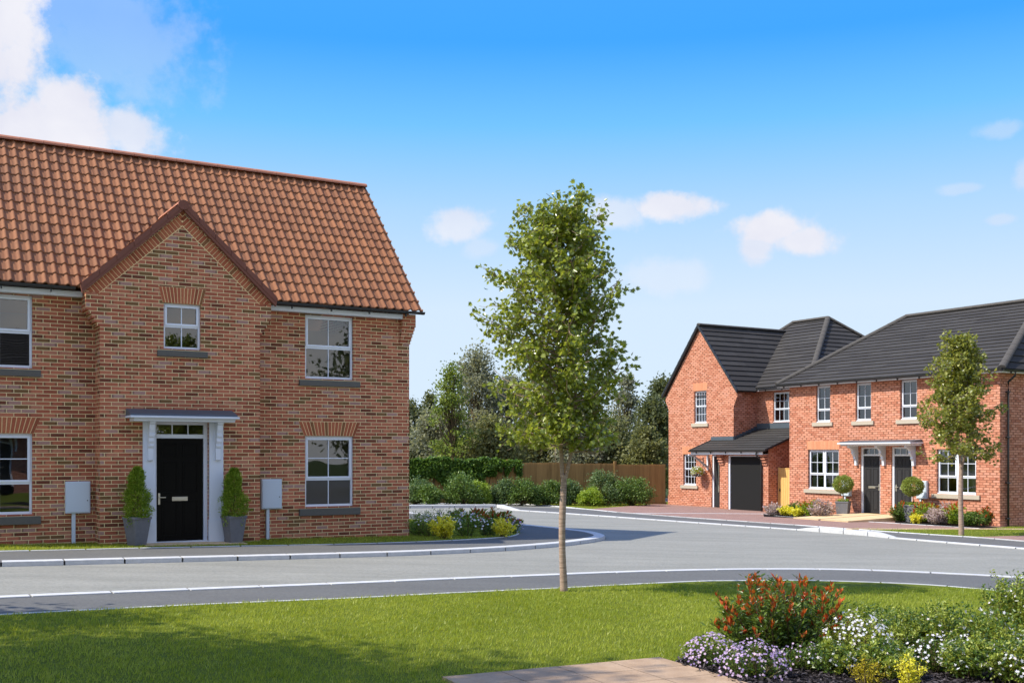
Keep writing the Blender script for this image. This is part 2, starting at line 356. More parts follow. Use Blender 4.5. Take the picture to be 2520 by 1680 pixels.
def young_tree(name,loc,label,cat,env,zfork,ztop,trunk_r,nb,leaf,mat,seed,zlow,tw=7,lp=17,lean=(0,0),group=None,prof=None):
    """env(z) crown radius at height z; a young street tree with one clear stem"""
    rng=np.random.default_rng(seed)
    root=empty(name,loc,label=label,cat=cat,group=group)
    T=Tubes(); m=9
    tr=np.array([[lean[0]*t+.015*math.sin(5*t+seed),lean[1]*t+.01*math.cos(6*t),-.05+t*(zfork+.05)] for t in np.linspace(0,1,m)])
    T.add(tr,np.linspace(trunk_r*1.12,trunk_r*.88,m)*(1+.06*np.cos(np.linspace(0,9,m))),14)
    top=tr[-1]
    B=Tubes()
    l1=np.array([[top[0]-.02-.09*math.sin(2.2*t)+.04*t,top[1]+.05*math.sin(3*t),zfork-.03+t*(ztop-zfork)*.97] for t in np.linspace(0,1,14)])
    B.add(l1,np.linspace(trunk_r*.62,.006,14),8)
    l2=np.array([[top[0]+.02+.13*min(1,t*5)+.0*t,top[1]-.04*t,zfork-.03+t*(ztop-zfork)*.80] for t in np.linspace(0,1,14)])
    B.add(l2,np.linspace(trunk_r*.55,.005,14),8)
    LP=[];LD=[]
    for i in range(nb):
        f=(i+rng.random())/nb
        lead=l1 if rng.random()<.6 else l2
        z0=zfork+.30+(ztop-zfork-.42)*f**1.1; 
        q=np.array([np.interp(z0,lead[:,2],lead[:,0]),np.interp(z0,lead[:,2],lead[:,1]),z0])
        th=i*2.399+rng.random()*.5
        R=env(min(z0+.25,ztop))*rng.choice([rng.uniform(.3,.75),rng.uniform(.78,1.03)],p=[.4,.6])
        z1=z0+R*rng.uniform(.25,.85)*(1-.35*f)
        if f<.10: z1=z0+rng.uniform(-.05,.3)
        e=np.array([top[0]-.08+R*math.cos(th),top[1]+R*math.sin(th),min(z1,ztop)])
        bc=curve(q,e,rng,8,.14,-.12); B.add(bc,np.linspace(.013*(1.3-f),.003,8),5)
        L=np.linalg.norm(e-q)
        for j in range(tw):
            s=rng.uniform(.25,1.0); p0=bc[min(7,int(s*7))]
            d=(e-q)/L*.6+rng.normal(size=3)*.62; d[2]*=.7; d/=np.linalg.norm(d)
            tl=rng.uniform(.10,.26)*(.6+.5*env(z1))
            p1=p0+d*tl*1.15; p1[2]+=-.02
            tc=curve(p0,p1,rng,4,.15); B.add(tc,np.linspace(.004,.0015,4),4)
            k=int(lp*rng.uniform(.6,1.3)); w=rng.random(k)**.7
            pp=p0+(p1-p0)*w[:,None]+rng.normal(size=(k,3))*.055*leaf/.08
            LP.append(pp); LD.append(rng.normal(size=(k,3))*.7+d*.6+np.array([0,0,-.45]))
    P=np.concatenate(LP); D=np.concatenate(LD); kk=P[:,2]>zlow+.12+.1*rng.random(len(P)); P=P[kk]; D=D[kk]
    T.build('trunk',M['bark'],root); B.build('branches',M['bark'],root)
    cloud('crown',P,mat,root,leaf,.95,'maple',rng=rng,D=D,flat=.9)
    return root
def woodland_tree(name,loc,label,cat,h,r,mat,seed,nl=9000,leaf=.16,low=.12,group=None,clumps=70,trunk=True,asp=.7,top=.0):
    rng=np.random.default_rng(seed); root=empty(name,loc,label=label,cat=cat,group=group)
    T=Tubes(); T.add([[0,0,-.3],[.05*r,0,h*.3],[0,.05*r,h*.6],[0.05*r,0,h*.9]],[.035*h*.6,.026*h*.6,.014*h*.6,.01],8)
    cs=[]
    for i in range(clumps):
        t=rng.random()**.9; z=h*(low+(1-low)*t)
        rr=r*(math.sin(math.pi*min(1,max(.02,(t*.86+.14))))**.6)*(1-.25*t)
        th=rng.random()*6.283; q=rr*math.sqrt(rng.uniform(.25,1.))*rng.uniform(.8,1.12)
        c=np.array([q*math.cos(th),q*math.sin(th),z*rng.uniform(.95,1.03)]); cs.append(c)
        T.add(curve([0,0,max(.3,z*.6)],c,rng,5,.15),np.linspace(.03*h*.2,.008,5),4)
    P=[]
    for c in cs:
        k=int(nl/clumps*rng.uniform(.5,1.5)); s=r*rng.uniform(.14,.26)
        P.append(c+rng.normal(size=(k,3))*np.array([s,s,s*.72]))
    P=np.concatenate(P); P[:,2]=np.maximum(P[:,2],.1)
    T.build('trunk',M['stem'],root)
    cloud('crown',P,mat,root,leaf,asp,'diamond',rng=rng)
    return root
def dome_plant(name,loc,label,cat,rx,ry,h,seed,leafm,nleaf,leaf,asp=.5,flm=None,nfl=0,fl=.03,tip=None,ntip=0,tipl=.05,stems=24,tpl='lance',group=None,spread=1.,flow_low=.35,up=.5,sharp=.5,vary=(.72,1.08),flname='blossom',tipname='red_tips'):
    rng=np.random.default_rng(seed); root=empty(name,loc,label=label,cat=cat,group=group)
    T=Tubes(); P=[];D=[];E=[]
    for i in range(stems):
        th=rng.random()*6.283; q=math.sqrt(rng.random())
        zz=h*(1-sharp*q*q)*rng.uniform(*vary)
        e=np.array([rx*q*math.cos(th),ry*q*math.sin(th),zz]); b=e*np.array([.25,.25,0])+np.array([0,0,-.02])
        c=curve(b,e,rng,6,.12); T.add(c,np.linspace(.004,.0015,6)*(1+h),4); E.append(c)
        k=max(2,nleaf//stems); s=rng.uniform(.12,1.,k)
        p=np.stack([np.interp(s,np.linspace(0,1,6),c[:,a]) for a in range(3)],1)
        out=rng.normal(size=(k,3)); out[:,2]=np.abs(out[:,2])*.3+up
        P.append(p+out*np.array([1,1,.4])*rx*.07); D.append(out)
    P=np.concatenate(P);D=np.concatenate(D)
    T.build('stems',M['stem'],root)
    cloud('foliage',P,leafm,root,leaf,asp,tpl,rng=rng,D=D,flat=.6)
    if tip is not None:
        Q=[];DD=[]
        for c in E:
            k=max(3,ntip//stems); s=rng.uniform(.86,1.02,k)
            p=c[-2]+(c[-1]-c[-2])*((s-.8)/.2)[:,None]
            Q.append(p); o=rng.normal(size=(k,3))*.5; o[:,2]=1.1; DD.append(o)
        cloud(tipname,np.concatenate(Q),tip,root,tipl,.42,'lance',rng=rng,D=np.concatenate(DD),flat=.3)
    if flm is not None:
        Q=[]
        for i in range(nfl):
            if rng.random()<.75:
                if i%7==0 or not Q: cc=None
                th=rng.random()*6.283; q=math.sqrt(rng.random())
            else: th=rng.random()*6.283; q=rng.uniform(.85,1.)
            z=h*(1-sharp*q*q)*rng.uniform(.9,1.06) if q<.85 else h*rng.uniform(flow_low,1-sharp*.6)
            Q.append([rx*q*math.cos(th)*1.04,ry*q*math.sin(th)*1.04,z])
        Q=np.array(Q); keep=np.sin(Q[:,0]*23/rx*.4+seed)+np.sin(Q[:,1]*19/ry*.4)+rng.normal(size=len(Q))*.8>-.5; Q=Q[keep]
        k=len(Q); dd=rng.normal(size=(k,3)); out=Q/np.array([rx,ry,h]); nrm=out+rng.normal(size=(k,3))*.35+np.array([0,-.5,.5])
        Dv=np.cross(nrm,dd)
        L=fl*(.75+.5*rng.random(k)); V,Fs,R=leaves(Q,Dv,nrm,L,L,'flower',rng)
        link(flname,mesh_np(flname,V,Fs,R),flm,root)
    return root
# ------------------------------------------------------------------ building parts
def wall_grid(mb,x0,x1,z0,z1,y,holes,rev=.1,axis='y'):
    """front wall in plane y with rectangular holes and inward reveals"""
    xs=sorted({x0,x1,*[h[0] for h in holes],*[h[1] for h in holes]}); zs=sorted({z0,z1,*[h[2] for h in holes],*[h[3] for h in holes]})
    def q(a,b,c,d): mb.quad(a,b,c,d)
    P=(lambda x,z,d=0:(x,y+d,z)) if axis=='y' else (lambda x,z,d=0:(y+d,x,z))
    for i in range(len(xs)-1):
        for j in range(len(zs)-1):
            cx=(xs[i]+xs[i+1])/2; cz=(zs[j]+zs[j+1])/2
            if any(h[0]<cx<h[1] and h[2]<cz<h[3] for h in holes): continue
            q(P(xs[i],zs[j]),P(xs[i+1],zs[j]),P(xs[i+1],zs[j+1]),P(xs[i],zs[j+1]))
    for (a,b,c,d) in holes:
        q(P(a,c),P(a,d),P(a,d,rev),P(a,c,rev)); q(P(b,c),P(b,c,rev),P(b,d,rev),P(b,d))
        q(P(a,d),P(b,d),P(b,d,rev),P(a,d,rev)); q(P(a,c),P(a,c,rev),P(b,c,rev),P(b,c))
def window(par,x0,x1,z0,z1,y,lights=1,rail=None,top=(2,1),bot=(2,1),fw=.055,bar=.018,sill=None,sillm=None,curtains=False,sub=True):
    """frame set at depth y (front face); mesh 'window' with children pane / sill / curtain"""
    mb=MB(); d=.06
    mb.box(x0,x1,y,y+d,z1-fw*.9,z1); mb.box(x0,x1,y,y+d,z0,z0+fw*.9)
    mb.box(x0,x0+fw*.8,y,y+d,z0+fw*.9,z1-fw*.9); mb.box(x1-fw*.8,x1,y,y+d,z0+fw*.9,z1-fw*.9)
    lw=(x1-x0)/lights
    for l in range(lights):
        a=x0+l*lw; b=a+lw
        if l>0: mb.box(a-fw*.75,a+fw*.75,y+.003,y+d-.003,z0+fw*.9,z1-fw*.9)
        secs=[(rail,z1,top,True),(z0,rail,bot,False)] if rail else [(z0,z1,top,True)]
        if rail: mb.box(a+fw*.8,b-fw*.8,y+.006,y+d-.006,rail-fw*.45,rail+fw*.45)
        for (c0,c1,(nc,nr),sash) in secs:
            ax=a+fw*.8; bx=b-fw*.8; az=c0+(fw*.9 if c0==z0 else fw*.45); bz=c1-(fw*.9 if c1==z1 else fw*.45)
            if sash and fw>.03:
                s=fw*.62; yy=y-.014
                mb.box(ax-.008,bx+.008,yy,y+.03,bz-s,bz+.008); mb.box(ax-.008,bx+.008,yy,y+.03,az-.008,az+s)
                mb.box(ax-.008,ax+s,yy,y+.03,az+s,bz-s); mb.box(bx-s,bx+.008,yy,y+.03,az+s,bz-s)
                ax+=s;bx-=s;az+=s;bz-=s
            for i in range(1,nc):
                x=ax+(bx-ax)*i/nc; mb.box(x-bar/2,x+bar/2,y+.01,y+.036,az,bz)
            for j in range(1,nr):
                z=az+(bz-az)*j/nr; mb.box(ax,bx,y+.0115,y+.0345,z-bar/2,z+bar/2)
    w=mb.build('window',M['white'],par,bevel=.004)
    g=MB(); g.quad((x0+.02,y+.03,z0+.02),(x1-.02,y+.03,z0+.02),(x1-.02,y+.03,z1-.02),(x0+.02,y+.03,z1-.02)); g.build('pane',M['glass'],w)
    if sill:
        if sub:
            s2=MB(); s2.box(x0-.012,x1+.03,y-.055,y+.02,z0-.03,z0-.002); s2.build('window_board',M['white'],w,bevel=.004)
        s3=MB(); s3.box(x0-sill[0],x1+sill[0],sill[2],y+.03,z0-.033-sill[1],z0-.033-.004); s3.build('sill',sillm,w,bevel=.006)
    if curtains:
        wd=(x1-x0)*.17
        for (a,b) in ((x0+.04,x0+.04+wd),(x1-.04-wd,x1-.04)):
            nf=9; c=MB()
            for i in range(nf):
                u0=a+(b-a)*i/nf; u1=a+(b-a)*(i+1)/nf; ya=y+.13+(.035 if i%2 else 0); yb=y+.13+(0 if i%2 else .035)
                c.quad((u0,ya,z0+.02),(u1,yb,z0+.02),(u1,yb,z1-.02),(u0,ya,z1-.02))
            c.build('curtain',M['curtain'],w)
    return w
def flat_arch(par,x0,x1,z0,z1,y,spl,n,mat,mort,name='flat_arch'):
    """gauged brick arch: bricks fanned, wider at the top by spl on each side"""
    m=MB(); m.prism([(x0+.004,y-.004,z0),(x1-.004,y-.004,z0),(x1+spl-.004,y-.004,z1),(x0-spl+.004,y-.004,z1)],(0,.02,0))
    o=m.build(name,mort,par); v=MB()
    for i in range(n):
        a0=x0+(x1-x0)*i/n; a1=x0+(x1-x0)*(i+1)/n; b0=x0-spl+(x1-x0+2*spl)*i/n; b1=x0-spl+(x1-x0+2*spl)*(i+1)/n; g=.0068
        v.prism([(a0+g,y-.009,z0+.004),(a1-g,y-.009,z0+.004),(b1-g,y-.009,z1-.004),(b0+g,y-.009,z1-.004)],(0,.02,0))
    v.build('arch_bricks',mat,o); return o
def clip(poly,v,keep_above):
    out=[]
    for i in range(len(poly)):
        a=poly[i];b=poly[(i+1)%len(poly)]
        ia=(a[1]>=v-1e-9) if keep_above else (a[1]<=v+1e-9); ib=(b[1]>=v-1e-9) if keep_above else (b[1]<=v+1e-9)
        if ia: out.append(a)
        if ia!=ib:
            t=(v-a[1])/(b[1]-a[1]); out.append((a[0]+(b[0]-a[0])*t,v))
    return out
def stepped_roof(name,par,planes,mat,course=.29,th=.032,tilew=.33,under=.05):
    """planes: list of (points3D); first two points are the eaves (or lowest) edge"""
    mb=MB()
    for pts in planes:
        pts=[Vector(p) for p in pts]; o=pts[0]; a=(pts[1]-pts[0]).normalized()
        nrm=(pts[1]-pts[0]).cross(pts[2]-pts[0]).normalized()
        if nrm.z<0: nrm=-nrm
        b=nrm.cross(a); 
        if b.z<0: b=-b
        P=[((p-o).dot(a),(p-o).dot(b)) for p in pts]; vm=min(p[1] for p in P); vM=max(p[1] for p in P)
        n=max(1,math.ceil((vM-vm)/course-.05))
        for k in range(n):
            v0=vm+k*course; v1=min(v0+course,vM)
            q=clip(clip(P,v0,True),v1,False)
            if len(q)<3: continue
            # split across the course in runs of tiles for tonal variation
            xs0=min(p[0] for p in q); xs1=max(p[0] for p in q)
            nx=max(1,int((xs1-xs0)/(tilew*3)))
            off=random.random()*.3
            cuts=[xs0]+[xs0+(xs1-xs0)*(i+off)/nx for i in range(1,nx)]+[xs1]
            for i in range(len(cuts)-1):
                qq=q
                qq=[(y,x) for x,y in qq]; qq=clip(qq,cuts[i],True); qq=clip(qq,cuts[i+1],False); qq=[(y,x) for x,y in qq]
                if len(qq)<3: continue
                def W(p,ex=0): return o+a*p[0]+b*p[1]+nrm*(th*(1-(p[1]-v0)/course)+.004+ex)
                r=random.random()
                mb.poly([W(p) for p in qq],r)
                low=[p for p in qq if abs(p[1]-v0)<1e-5]
                if len(low)>=2:
                    l=min(low);h=max(low)
                    lo=[o+a*p[0]+b*(p[1])+nrm*(-.01) for p in (l,h)]
                    mb.quad(lo[0],lo[1],W(h),W(l),r)
        # underside
        mb.poly([p-nrm*under for p in pts],.5)
    return mb.build(name,mat,par)
def ridge_caps(name,par,lines,mat,r=.1,seg=.45,n=8,gap=.008):
    mb=MB()
    for (a,b) in lines:
        a=Vector(a);b=Vector(b);d=b-a;L=d.length;t=d.normalized(); m=max(1,round(L/seg))
        s=t.cross(Vector((0,0,1))).normalized(); u=s.cross(t)
        for k in range(m):
            p0=a+t*(L*k/m+gap/2); p1=a+t*(L*(k+1)/m-gap/2); vs=[]
            for p,rr in ((p0,r),(p1,r*.97)):
                for i in range(n+1):
                    th=math.pi*i/n; vs.append(p+s*math.cos(th)*rr+u*(math.sin(th)*rr*.8-.03))
            fs=[(i,i+1,n+2+i,n+1+i) for i in range(n)]+[tuple(range(n+1)),tuple(range(2*n+1,n,-1))]
            mb.add(vs,fs)
    return mb.build(name,mat,par,smooth=False)
def gutter(name,par,a,b,mat,r=.055,brackets=1.0,out=(0,-1,0)):
    a=Vector(a);b=Vector(b);d=b-a;L=d.length;t=d/L;o=Vector(out);mb=MB();n=8;vs=[];z=Vector((0,0,1))
    for p in (a,b):
        for rr in (r,r-.008):
            for i in range(n+1):
                th=math.pi*i/n; vs.append(p+o*math.cos(th)*rr-z*math.sin(th)*rr)
    m=n+1; fs=[(i,i+1,2*m+i+1,2*m+i) for i in range(n)]+[(m+i,m+i+1,3*m+i+1,3*m+i) for i in range(n)]
    fs+=[tuple(range(m)),tuple(range(2*m,3*m))]
    mb.add(vs,fs)
    k=int(L/brackets)
    for i in range(k+1):
        p=a+t*(L*(i+.5)/(k+1))
        M4=Matrix.Translation(p)@Matrix((t.to_4d(),(-o).to_4d(),z.to_4d(),(0,0,0,1))).transposed() if False else None
        w=.012
        vs=[p+t*s*w+o*q*math.cos(th)*(1)-z*math.sin(th)*q for s in (-1,1) for q in (r+.006,) for th in [math.pi*j/6 for j in range(7)]]
        fs=[(j,j+1,8+j,7+j) for j in range(6)]; mb.add(vs,fs)
        c=p-z*(r+.03)-o*.02
        mb.add([c+t*sx*w+o*sy*.022+z*sz*.03 for sz in (-1,1) for sy in (-1,1) for sx in (-1,1)],[(0,2,3,1),(4,5,7,6),(0,1,5,4),(2,6,7,3),(0,4,6,2),(1,3,7,5)])
    return mb.build(name,mat,par)
def panel_door(par,x0,x1,z0,z1,y,mat,rows,hand='left'):
    mb=MB(); mb.box(x0,x1,y,y+.05,z0,z1); W=x1-x0;H=z1-z0
    o=mb.build('door',mat,par,bevel=.003)
    pn=MB()
    for (f0,f1) in rows:
        for (g0,g1) in ((.12,.44),(.56,.88)):
            a=x0+W*g0;b=x0+W*g1;c=z0+H*f0;d=z0+H*f1; e=.018
            # raised moulding ring and a raised field
            for (p,q,r,s) in ((a,b,c,c+e),(a,b,d-e,d),(a,a+e,c+e,d-e),(b-e,b,c+e,d-e)): pn.box(p,q,y-.011,y+.002,r,s)
            i=.045; pn.prism([(a+i,y-.002,c+i),(b-i,y-.002,c+i),(b-i,y-.002,d-i),(a+i,y-.002,d-i)],(0,-.008,0))
    pn.build('door_panels',mat,o,bevel=.003)
    return o
def door_furniture(o,x0,x1,z0,y,hand,zs=.93):
    h=MB(); hx=x0+.055 if hand=='left' else x1-.055; s=1 if hand=='left' else -1
    h.box(hx-.02,hx+.02,y-.012,y,z0+zs-.10,z0+zs+.12); h.box(min(hx,hx+s*.12),max(hx,hx+s*.12),y-.05,y-.035,z0+zs+.03,z0+zs+.047); h.box(hx-.01,hx+.01,y-.05,y-.01,z0+zs+.028,z0+zs+.049)
    h.build('handle',M['chrome'],o,bevel=.003)
    l=MB(); cx=(x0+x1)/2; l.box(cx-.15,cx+.15,y-.014,y-.001,z0+zs-.035,z0+zs+.045); l.box(cx-.12,cx+.12,y-.02,y-.014,z0+zs-.015,z0+zs+.025)
    l.build('letterbox',M['chrome'],o,bevel=.003)
# ================================================================== LEFT HOUSE
A1=math.atan2(.5115,.8592); P1=(-6.462,21.3)
H1=empty('detached_house',(P1[0],P1[1],0),A1,label='multi-red brick house with orange clay tiled roof, gabled bay and black front door',cat='house')
RIDGE=(3.33,8.22); EAVE=(.2,4.85)
SL=(RIDGE[1]-EAVE[1])/(RIDGE[0]-EAVE[0])
Wl=[(2.748,3.835,3.31,4.655),(2.748,3.839,.60,2.098),(-3.67,-2.558,3.31,4.655),(-3.67,-2.558,.60,2.098)]
mb=MB()
XL,XR=-5.0,5.163
wall_grid(mb,XL,-1.454,-.5,4.80,.5,[Wl[2],Wl[3]],.07)
wall_grid(mb,1.614,XR,-.5,4.80,.5,[Wl[0],Wl[1]],.07)
for x in (XL,XR):
    mb.poly([(x,.5,-.5),(x,6.16,-.5),(x,6.16,4.80),(x,RIDGE[0],RIDGE[1]-.1),(x,.5,4.80)])
mb.quad((XL,6.16,-.5),(XR,6.16,-.5),(XR,6.16,4.8),(XL,6.16,4.8))
# corner corbels under the verge
for k in range(6):
    o=.016*(k+1); z=4.14+.0735*k
    mb.box(4.93,XR+o*.9,.5-o*1.6,.5-.002,z,z+.0735 if k<5 else 4.79)
    mb.box(XR+.001,XR+o*.9,.502,.9,z,z+.0735 if k<5 else 4.79)
mb.build('wall',M['brick'],H1)
# projecting bay
mb=MB()
Wb=(-.285,.424,3.75,4.63); Db=(-.45,.58,-.5,2.34)
wall_grid(mb,-1.454,1.614,-.5,4.86,0,[Wb,Db],.14)
for x in (-1.454,1.614): mb.quad((x,0,-.5),(x,.5,-.5),(x,.5,4.9),(x,0,4.9))
mb.poly([(-1.70,0,4.86),(1.835,0,4.86),(.0675,0,6.52)])
for k in range(6):
    o=.05*min(5,k+1); z=4.115+.0735*k; z1=z+.0735 if k<5 else 4.90
    mb.box(-1.454-o,-1.4545,0,.48,z,z1 if k<5 else 4.858); mb.box(1.6145,1.614+o*.92,0,.48,z,z1 if k<5 else 4.858)
mb.build('gable_wall',M['brick'],H1)
# tumbled brick band under the bay verges
mo=MB(); br=MB()
for sgn in (-1,1):
    ax=.0675; bx=-1.70 if sgn<0 else 1.835
    a=Vector((ax,0,6.43)); b=Vector((bx,0,4.80)); d=(b-a).normalized(); L=(b-a).length
    nn=Vector((d.z,0,-d.x)); nn=nn if nn.z<0 else -nn
    mo.prism([a+nn*.02+Vector((0,-.004,0)),b+nn*.02+Vector((0,-.004,0)),b+nn*.215-d*.12+Vector((0,-.004,0)),a+nn*.22+d*.21+Vector((0,-.004,0))],(0,.01,0))
    n=int(L/.0735); 
    for i in range(n):
        t0=(i+.5)*L/n
        h=.034; p=a+d*t0
        if t0<.2: l1=.03+t0*.9
        else: l1=.205
        if i==n-1: l1=.12
        br.prism([p-d*(h-.002)+nn*.025-Vector((0,.009,0)),p+d*(h-.002)+nn*.025-Vector((0,.009,0)),p+d*(h-.002)+nn*l1-Vector((0,.009,0)),p-d*(h-.002)+nn*l1-Vector((0,.009,0))],(0,.02,0))
o=mo.build('brick_band',M['mortar'],H1); br.build('band_bricks',M['voussoir'],o)
# pantiles
def pantile_plane(name,par,x0,x1,y0,z0,y1,z1,pitch=.195,course=.31,smp=8):
    sl=math.hypot(y1-y0,z1-z0); n=round(sl/course); c=sl/n; dy=(y1-y0)/sl; dz=(z1-z0)/sl; ny=-dz; nz=dy
    m=int(round((x1-x0)/pitch)); X=np.linspace(x0,x1,m*smp+1); ph=((X-x0)/pitch)%1.
    q=np.clip(1-np.abs(ph-.5)/.235,0,1); prof=.046*np.sin(q*np.pi/2)**1.15+.003*np.cos(2*np.pi*ph)
    edge=np.where((np.abs(ph-.2)<.04)&((np.floor((X-x0)/pitch)%2)==0),-.006,0.)
    V=[];Fq=[];R=[];nv=len(X); b=0
    for k in range(n):
        v0=k*c-.012; v1=(k+1)*c+.01
        tr=np.random.default_rng(k+50).random(m+1); ti=np.minimum((np.floor((X[:-1]-x0)/pitch+1)/2).astype(int),m)
        rows=[(v0+.003,-.006),(v0,.023),(v0+.03,.021),(v1,.002)]
        for (v,l) in rows:
            jit=(.003*np.sin(k*5.1+X*7.3)) 
            off=prof*1.+l+jit*.5+edge
            V.append(np.stack([X,y0+dy*v+ny*off,z0+dz*v+nz*off],1))
        i=np.arange(nv-1)
        for r in range(3):
            Fq.append(np.stack([b+r*nv+i,b+r*nv+i+1,b+(r+1)*nv+i+1,b+(r+1)*nv+i],1)); R.append(tr[ti])
        # end lips of each course at the verge
        b+=4*nv
    V=np.concatenate(V)
    E=[];Ef=[];eb=len(V)
    for k in range(n):
        for x,s in ((x1,1),(x0,-1)):
            v0=k*c-.012; v1=(k+1)*c
            for (v,u) in ((v0,.03),(v1,.0),(v1,-.05),(v0,-.05)): E.append([x,y0+dy*v+ny*u,z0+dz*v+nz*u])
            Ef.append([eb,eb+1,eb+2,eb+3]); eb+=4; R.append(np.array([.3]))
            for (v,u) in ((v0-.005,.045),(v0+.05,.045),(v0+.05,-.02),(v0-.005,-.02)): E.append([x+s*.012,y0+dy*v+ny*u,z0+dz*v+nz*u])
            Ef.append([eb,eb+1,eb+2,eb+3]); eb+=4; R.append(np.array([.0]))
    V=np.concatenate([V,np.array(E)]); Fq.append(np.array(Ef))
    me=mesh_np(name,V,Fq,np.concatenate(R)); return link(name,me,M['pantile'],par)
rf=pantile_plane('roof',H1,-5.20,5.33,EAVE[0],EAVE[1],RIDGE[0],RIDGE[1])
stepped_roof('rear_roof',H1,[[(5.30,6.46,4.85),(-5.18,6.46,4.85),(-5.18,3.33,8.2),(5.30,3.33,8.2)]],M['pantile'],.31)
ridge_caps('ridge_tiles',rf,[((-5.20,RIDGE[0],RIDGE[1]+.03),(5.33,RIDGE[0],RIDGE[1]+.03))],M['ridge_clay'],.125,.45)
br_=stepped_roof('gable_roof',H1,[[(-1.80,-.07,4.83),(-1.80,.24,4.83),(.0675,1.62,6.57),(.0675,-.07,6.57)],[(1.935,-.07,4.83),(1.935,.24,4.83),(.0675,1.62,6.57),(.0675,-.07,6.57)]],M['pantile'],.3,.04)
ridge_caps('ridge_tiles',br_,[((.0675,-.08,6.58),(.0675,1.6,6.58))],M['ridge_clay'],.10,.42)
v=MB()
for bx in (-1.80,1.935):
    s=-1 if bx<0 else 1
    v.prism([(.0675,-.10,6.595),(bx+.015*s,-.10,4.855),(bx-.02*s,-.10,4.70),(.0675,-.10,6.435)],(0,.07,0))
    n=6
    for i in range(n):
        t0=i/n; t1=(i+.96)/n; p=lambda t:(.0675+(bx-.0675)*t,6.60+(4.86-6.60)*t)
        a=p(t0);b=p(t1); v.prism([(a[0],-.112,a[1]+.012),(b[0],-.112,b[1]+.026),(b[0],-.112,b[1]-.10),(a[0],-.112,a[1]-.10)],(0,.05,0))
v.prism([(.0675+.105*math.cos(t),-.125,6.53+.095*math.sin(t)) for t in [i*math.pi/8 for i in range(16)]],(0,.05,0))
v.build('verge',M['verge'],H1)
for (a,b) in ((-5.22,-1.86),(1.92,5.37)):
    g=gutter('gutter',H1,(a,EAVE[0]-.03,4.83),(b,EAVE[0]-.03,4.83),M['gutter'],.058,.95)
for (a,b) in ((XL,-1.71),(1.86,4.925)):
    fa=MB(); fa.box(a,b,.33,.352,4.675,4.775); fa.build('fascia',M['white'],H1)
    fa=MB(); fa.box(a,b,.352,.495,4.677,4.69); fa.build('soffit',M['white'],H1)
ws=[window(H1,*Wl[0],.56,1,3.97,(2,1),(2,1),sill=(.14,.125,.44),sillm=M['sill']),
 window(H1,*Wl[1],.56,1,1.18,(2,2),(2,1),sill=(.14,.15,.44),sillm=M['sill']),
 window(H1,*Wl[2],.56,1,3.97,(2,1),(2,1),sill=(.14,.125,.44),sillm=M['sill']),
 window(H1,*Wl[3],.56,1,1.18,(2,2),(2,1),sill=(.14,.15,.44),sillm=M['sill']),
 window(H1,*Wb,.06,1,4.19,(2,1),(2,1),fw=.05,sill=(.125,.12,-.06),sillm=M['sill'])]
flat_arch(H1,-.31,.45,4.632,4.94,0,.08,13,M['voussoir'],M['mortar'])
flat_arch(H1,2.72,3.87,2.10,2.40,.5,.12,17,M['voussoir'],M['mortar'])
flat_arch(H1,-3.70,-2.53,2.10,2.40,.5,.12,17,M['voussoir'],M['mortar'])
fl=MB(); fl.box(XL+.01,XR-.01,.66,6.1,2.5,2.7); fl.box(XL+.01,XR-.01,2.9,3.0,-.4,4.6); fl.build('interior_floor',M['interior'],H1)
# door set
dz0=.0
dr=panel_door(H1,-.40,.503,dz0+.03,2.02,.13,M['blackdoor'],[(.05,.40),(.47,.78),(.83,.95)])
door_furniture(dr,-.40,.503,dz0,.13,'left',.84)
f=MB(); y0,y1=.085,.16
f.box(-.45,-.402,y0,y1,0,2.34); f.box(.505,.58,y0,y1,0,2.34); f.box(-.402,.505,y0,y1,2.022,2.10); f.box(-.402,.505,y0,y1,2.285,2.34)
for x in (-.10,.205): f.box(x-.01,x+.01,y0+.02,y1-.02,2.10,2.285)
f.box(-.44,.57,-.01,y1,-.03,.028)
fr=f.build('door_frame',M['whitepaint'],H1,bevel=.003)
g=MB(); g.quad((-.40,.12,2.1),(.505,.12,2.1),(.505,.12,2.285),(-.40,.12,2.285)); g.build('fanlight',M['glass'],fr)
s=MB()
for (a,b) in ((-.68,-.452),(.582,.856)):
    s.box(a,b,-.05,.14,.44,2.335); s.box(a-.015,b+.012,-.085,-.0,-.12,.42); s.prism([(a-.015,-.085,.42),(b+.012,-.085,.42),(b,-.05,.45),(a,-.05,.45)],(0,.05,0)) if False else s.box(a-.008,b+.006,-.068,0,.42,.44)
s.build('door_surround',M['whitepaint'],H1,bevel=.004)
for cx in (-.555,.735):
    b=MB(); prof=[(0,2.335),(-.24,2.335),(-.24,2.29),(-.205,2.28),(-.19,2.18),(-.15,2.11),(-.175,2.09),(-.165,2.05),(-.13,2.03),(-.135,1.96),(-.095,1.90),(-.115,1.885),(-.10,1.85),(-.075,1.83),(-.075,1.76),(-.07,1.60),(0,1.60)]
    b.prism([(cx-.05,y-.05,z) for y,z in prof],(.10,0,0)); b.box(cx-.062,cx+.062,-.31,-.05,2.305,2.334)
    b.build('bracket',M['whitepaint'],H1,bevel=.004)
c=MB(); c.box(-.92,1.00,-.36,0,2.337,2.362); c.prism([(-.92,-.36,2.362),(-.92,0,2.362),(-.92,0,2.40),(-.92,-.41,2.40)],(1.92,0,0)); c.box(-1.0,1.06,-.46,0,2.40,2.437)
cn=c.build('canopy',M['whitepaint'],H1,bevel=.004)
l=MB(); l.prism([(-.99,-.44,2.437),(-.99,0,2.437),(-.99,-.002,2.575),(-.99,-.03,2.575),(-.99,-.42,2.47)],(2.02,0,0)); l.build('lead_cover',M['lead'],cn)
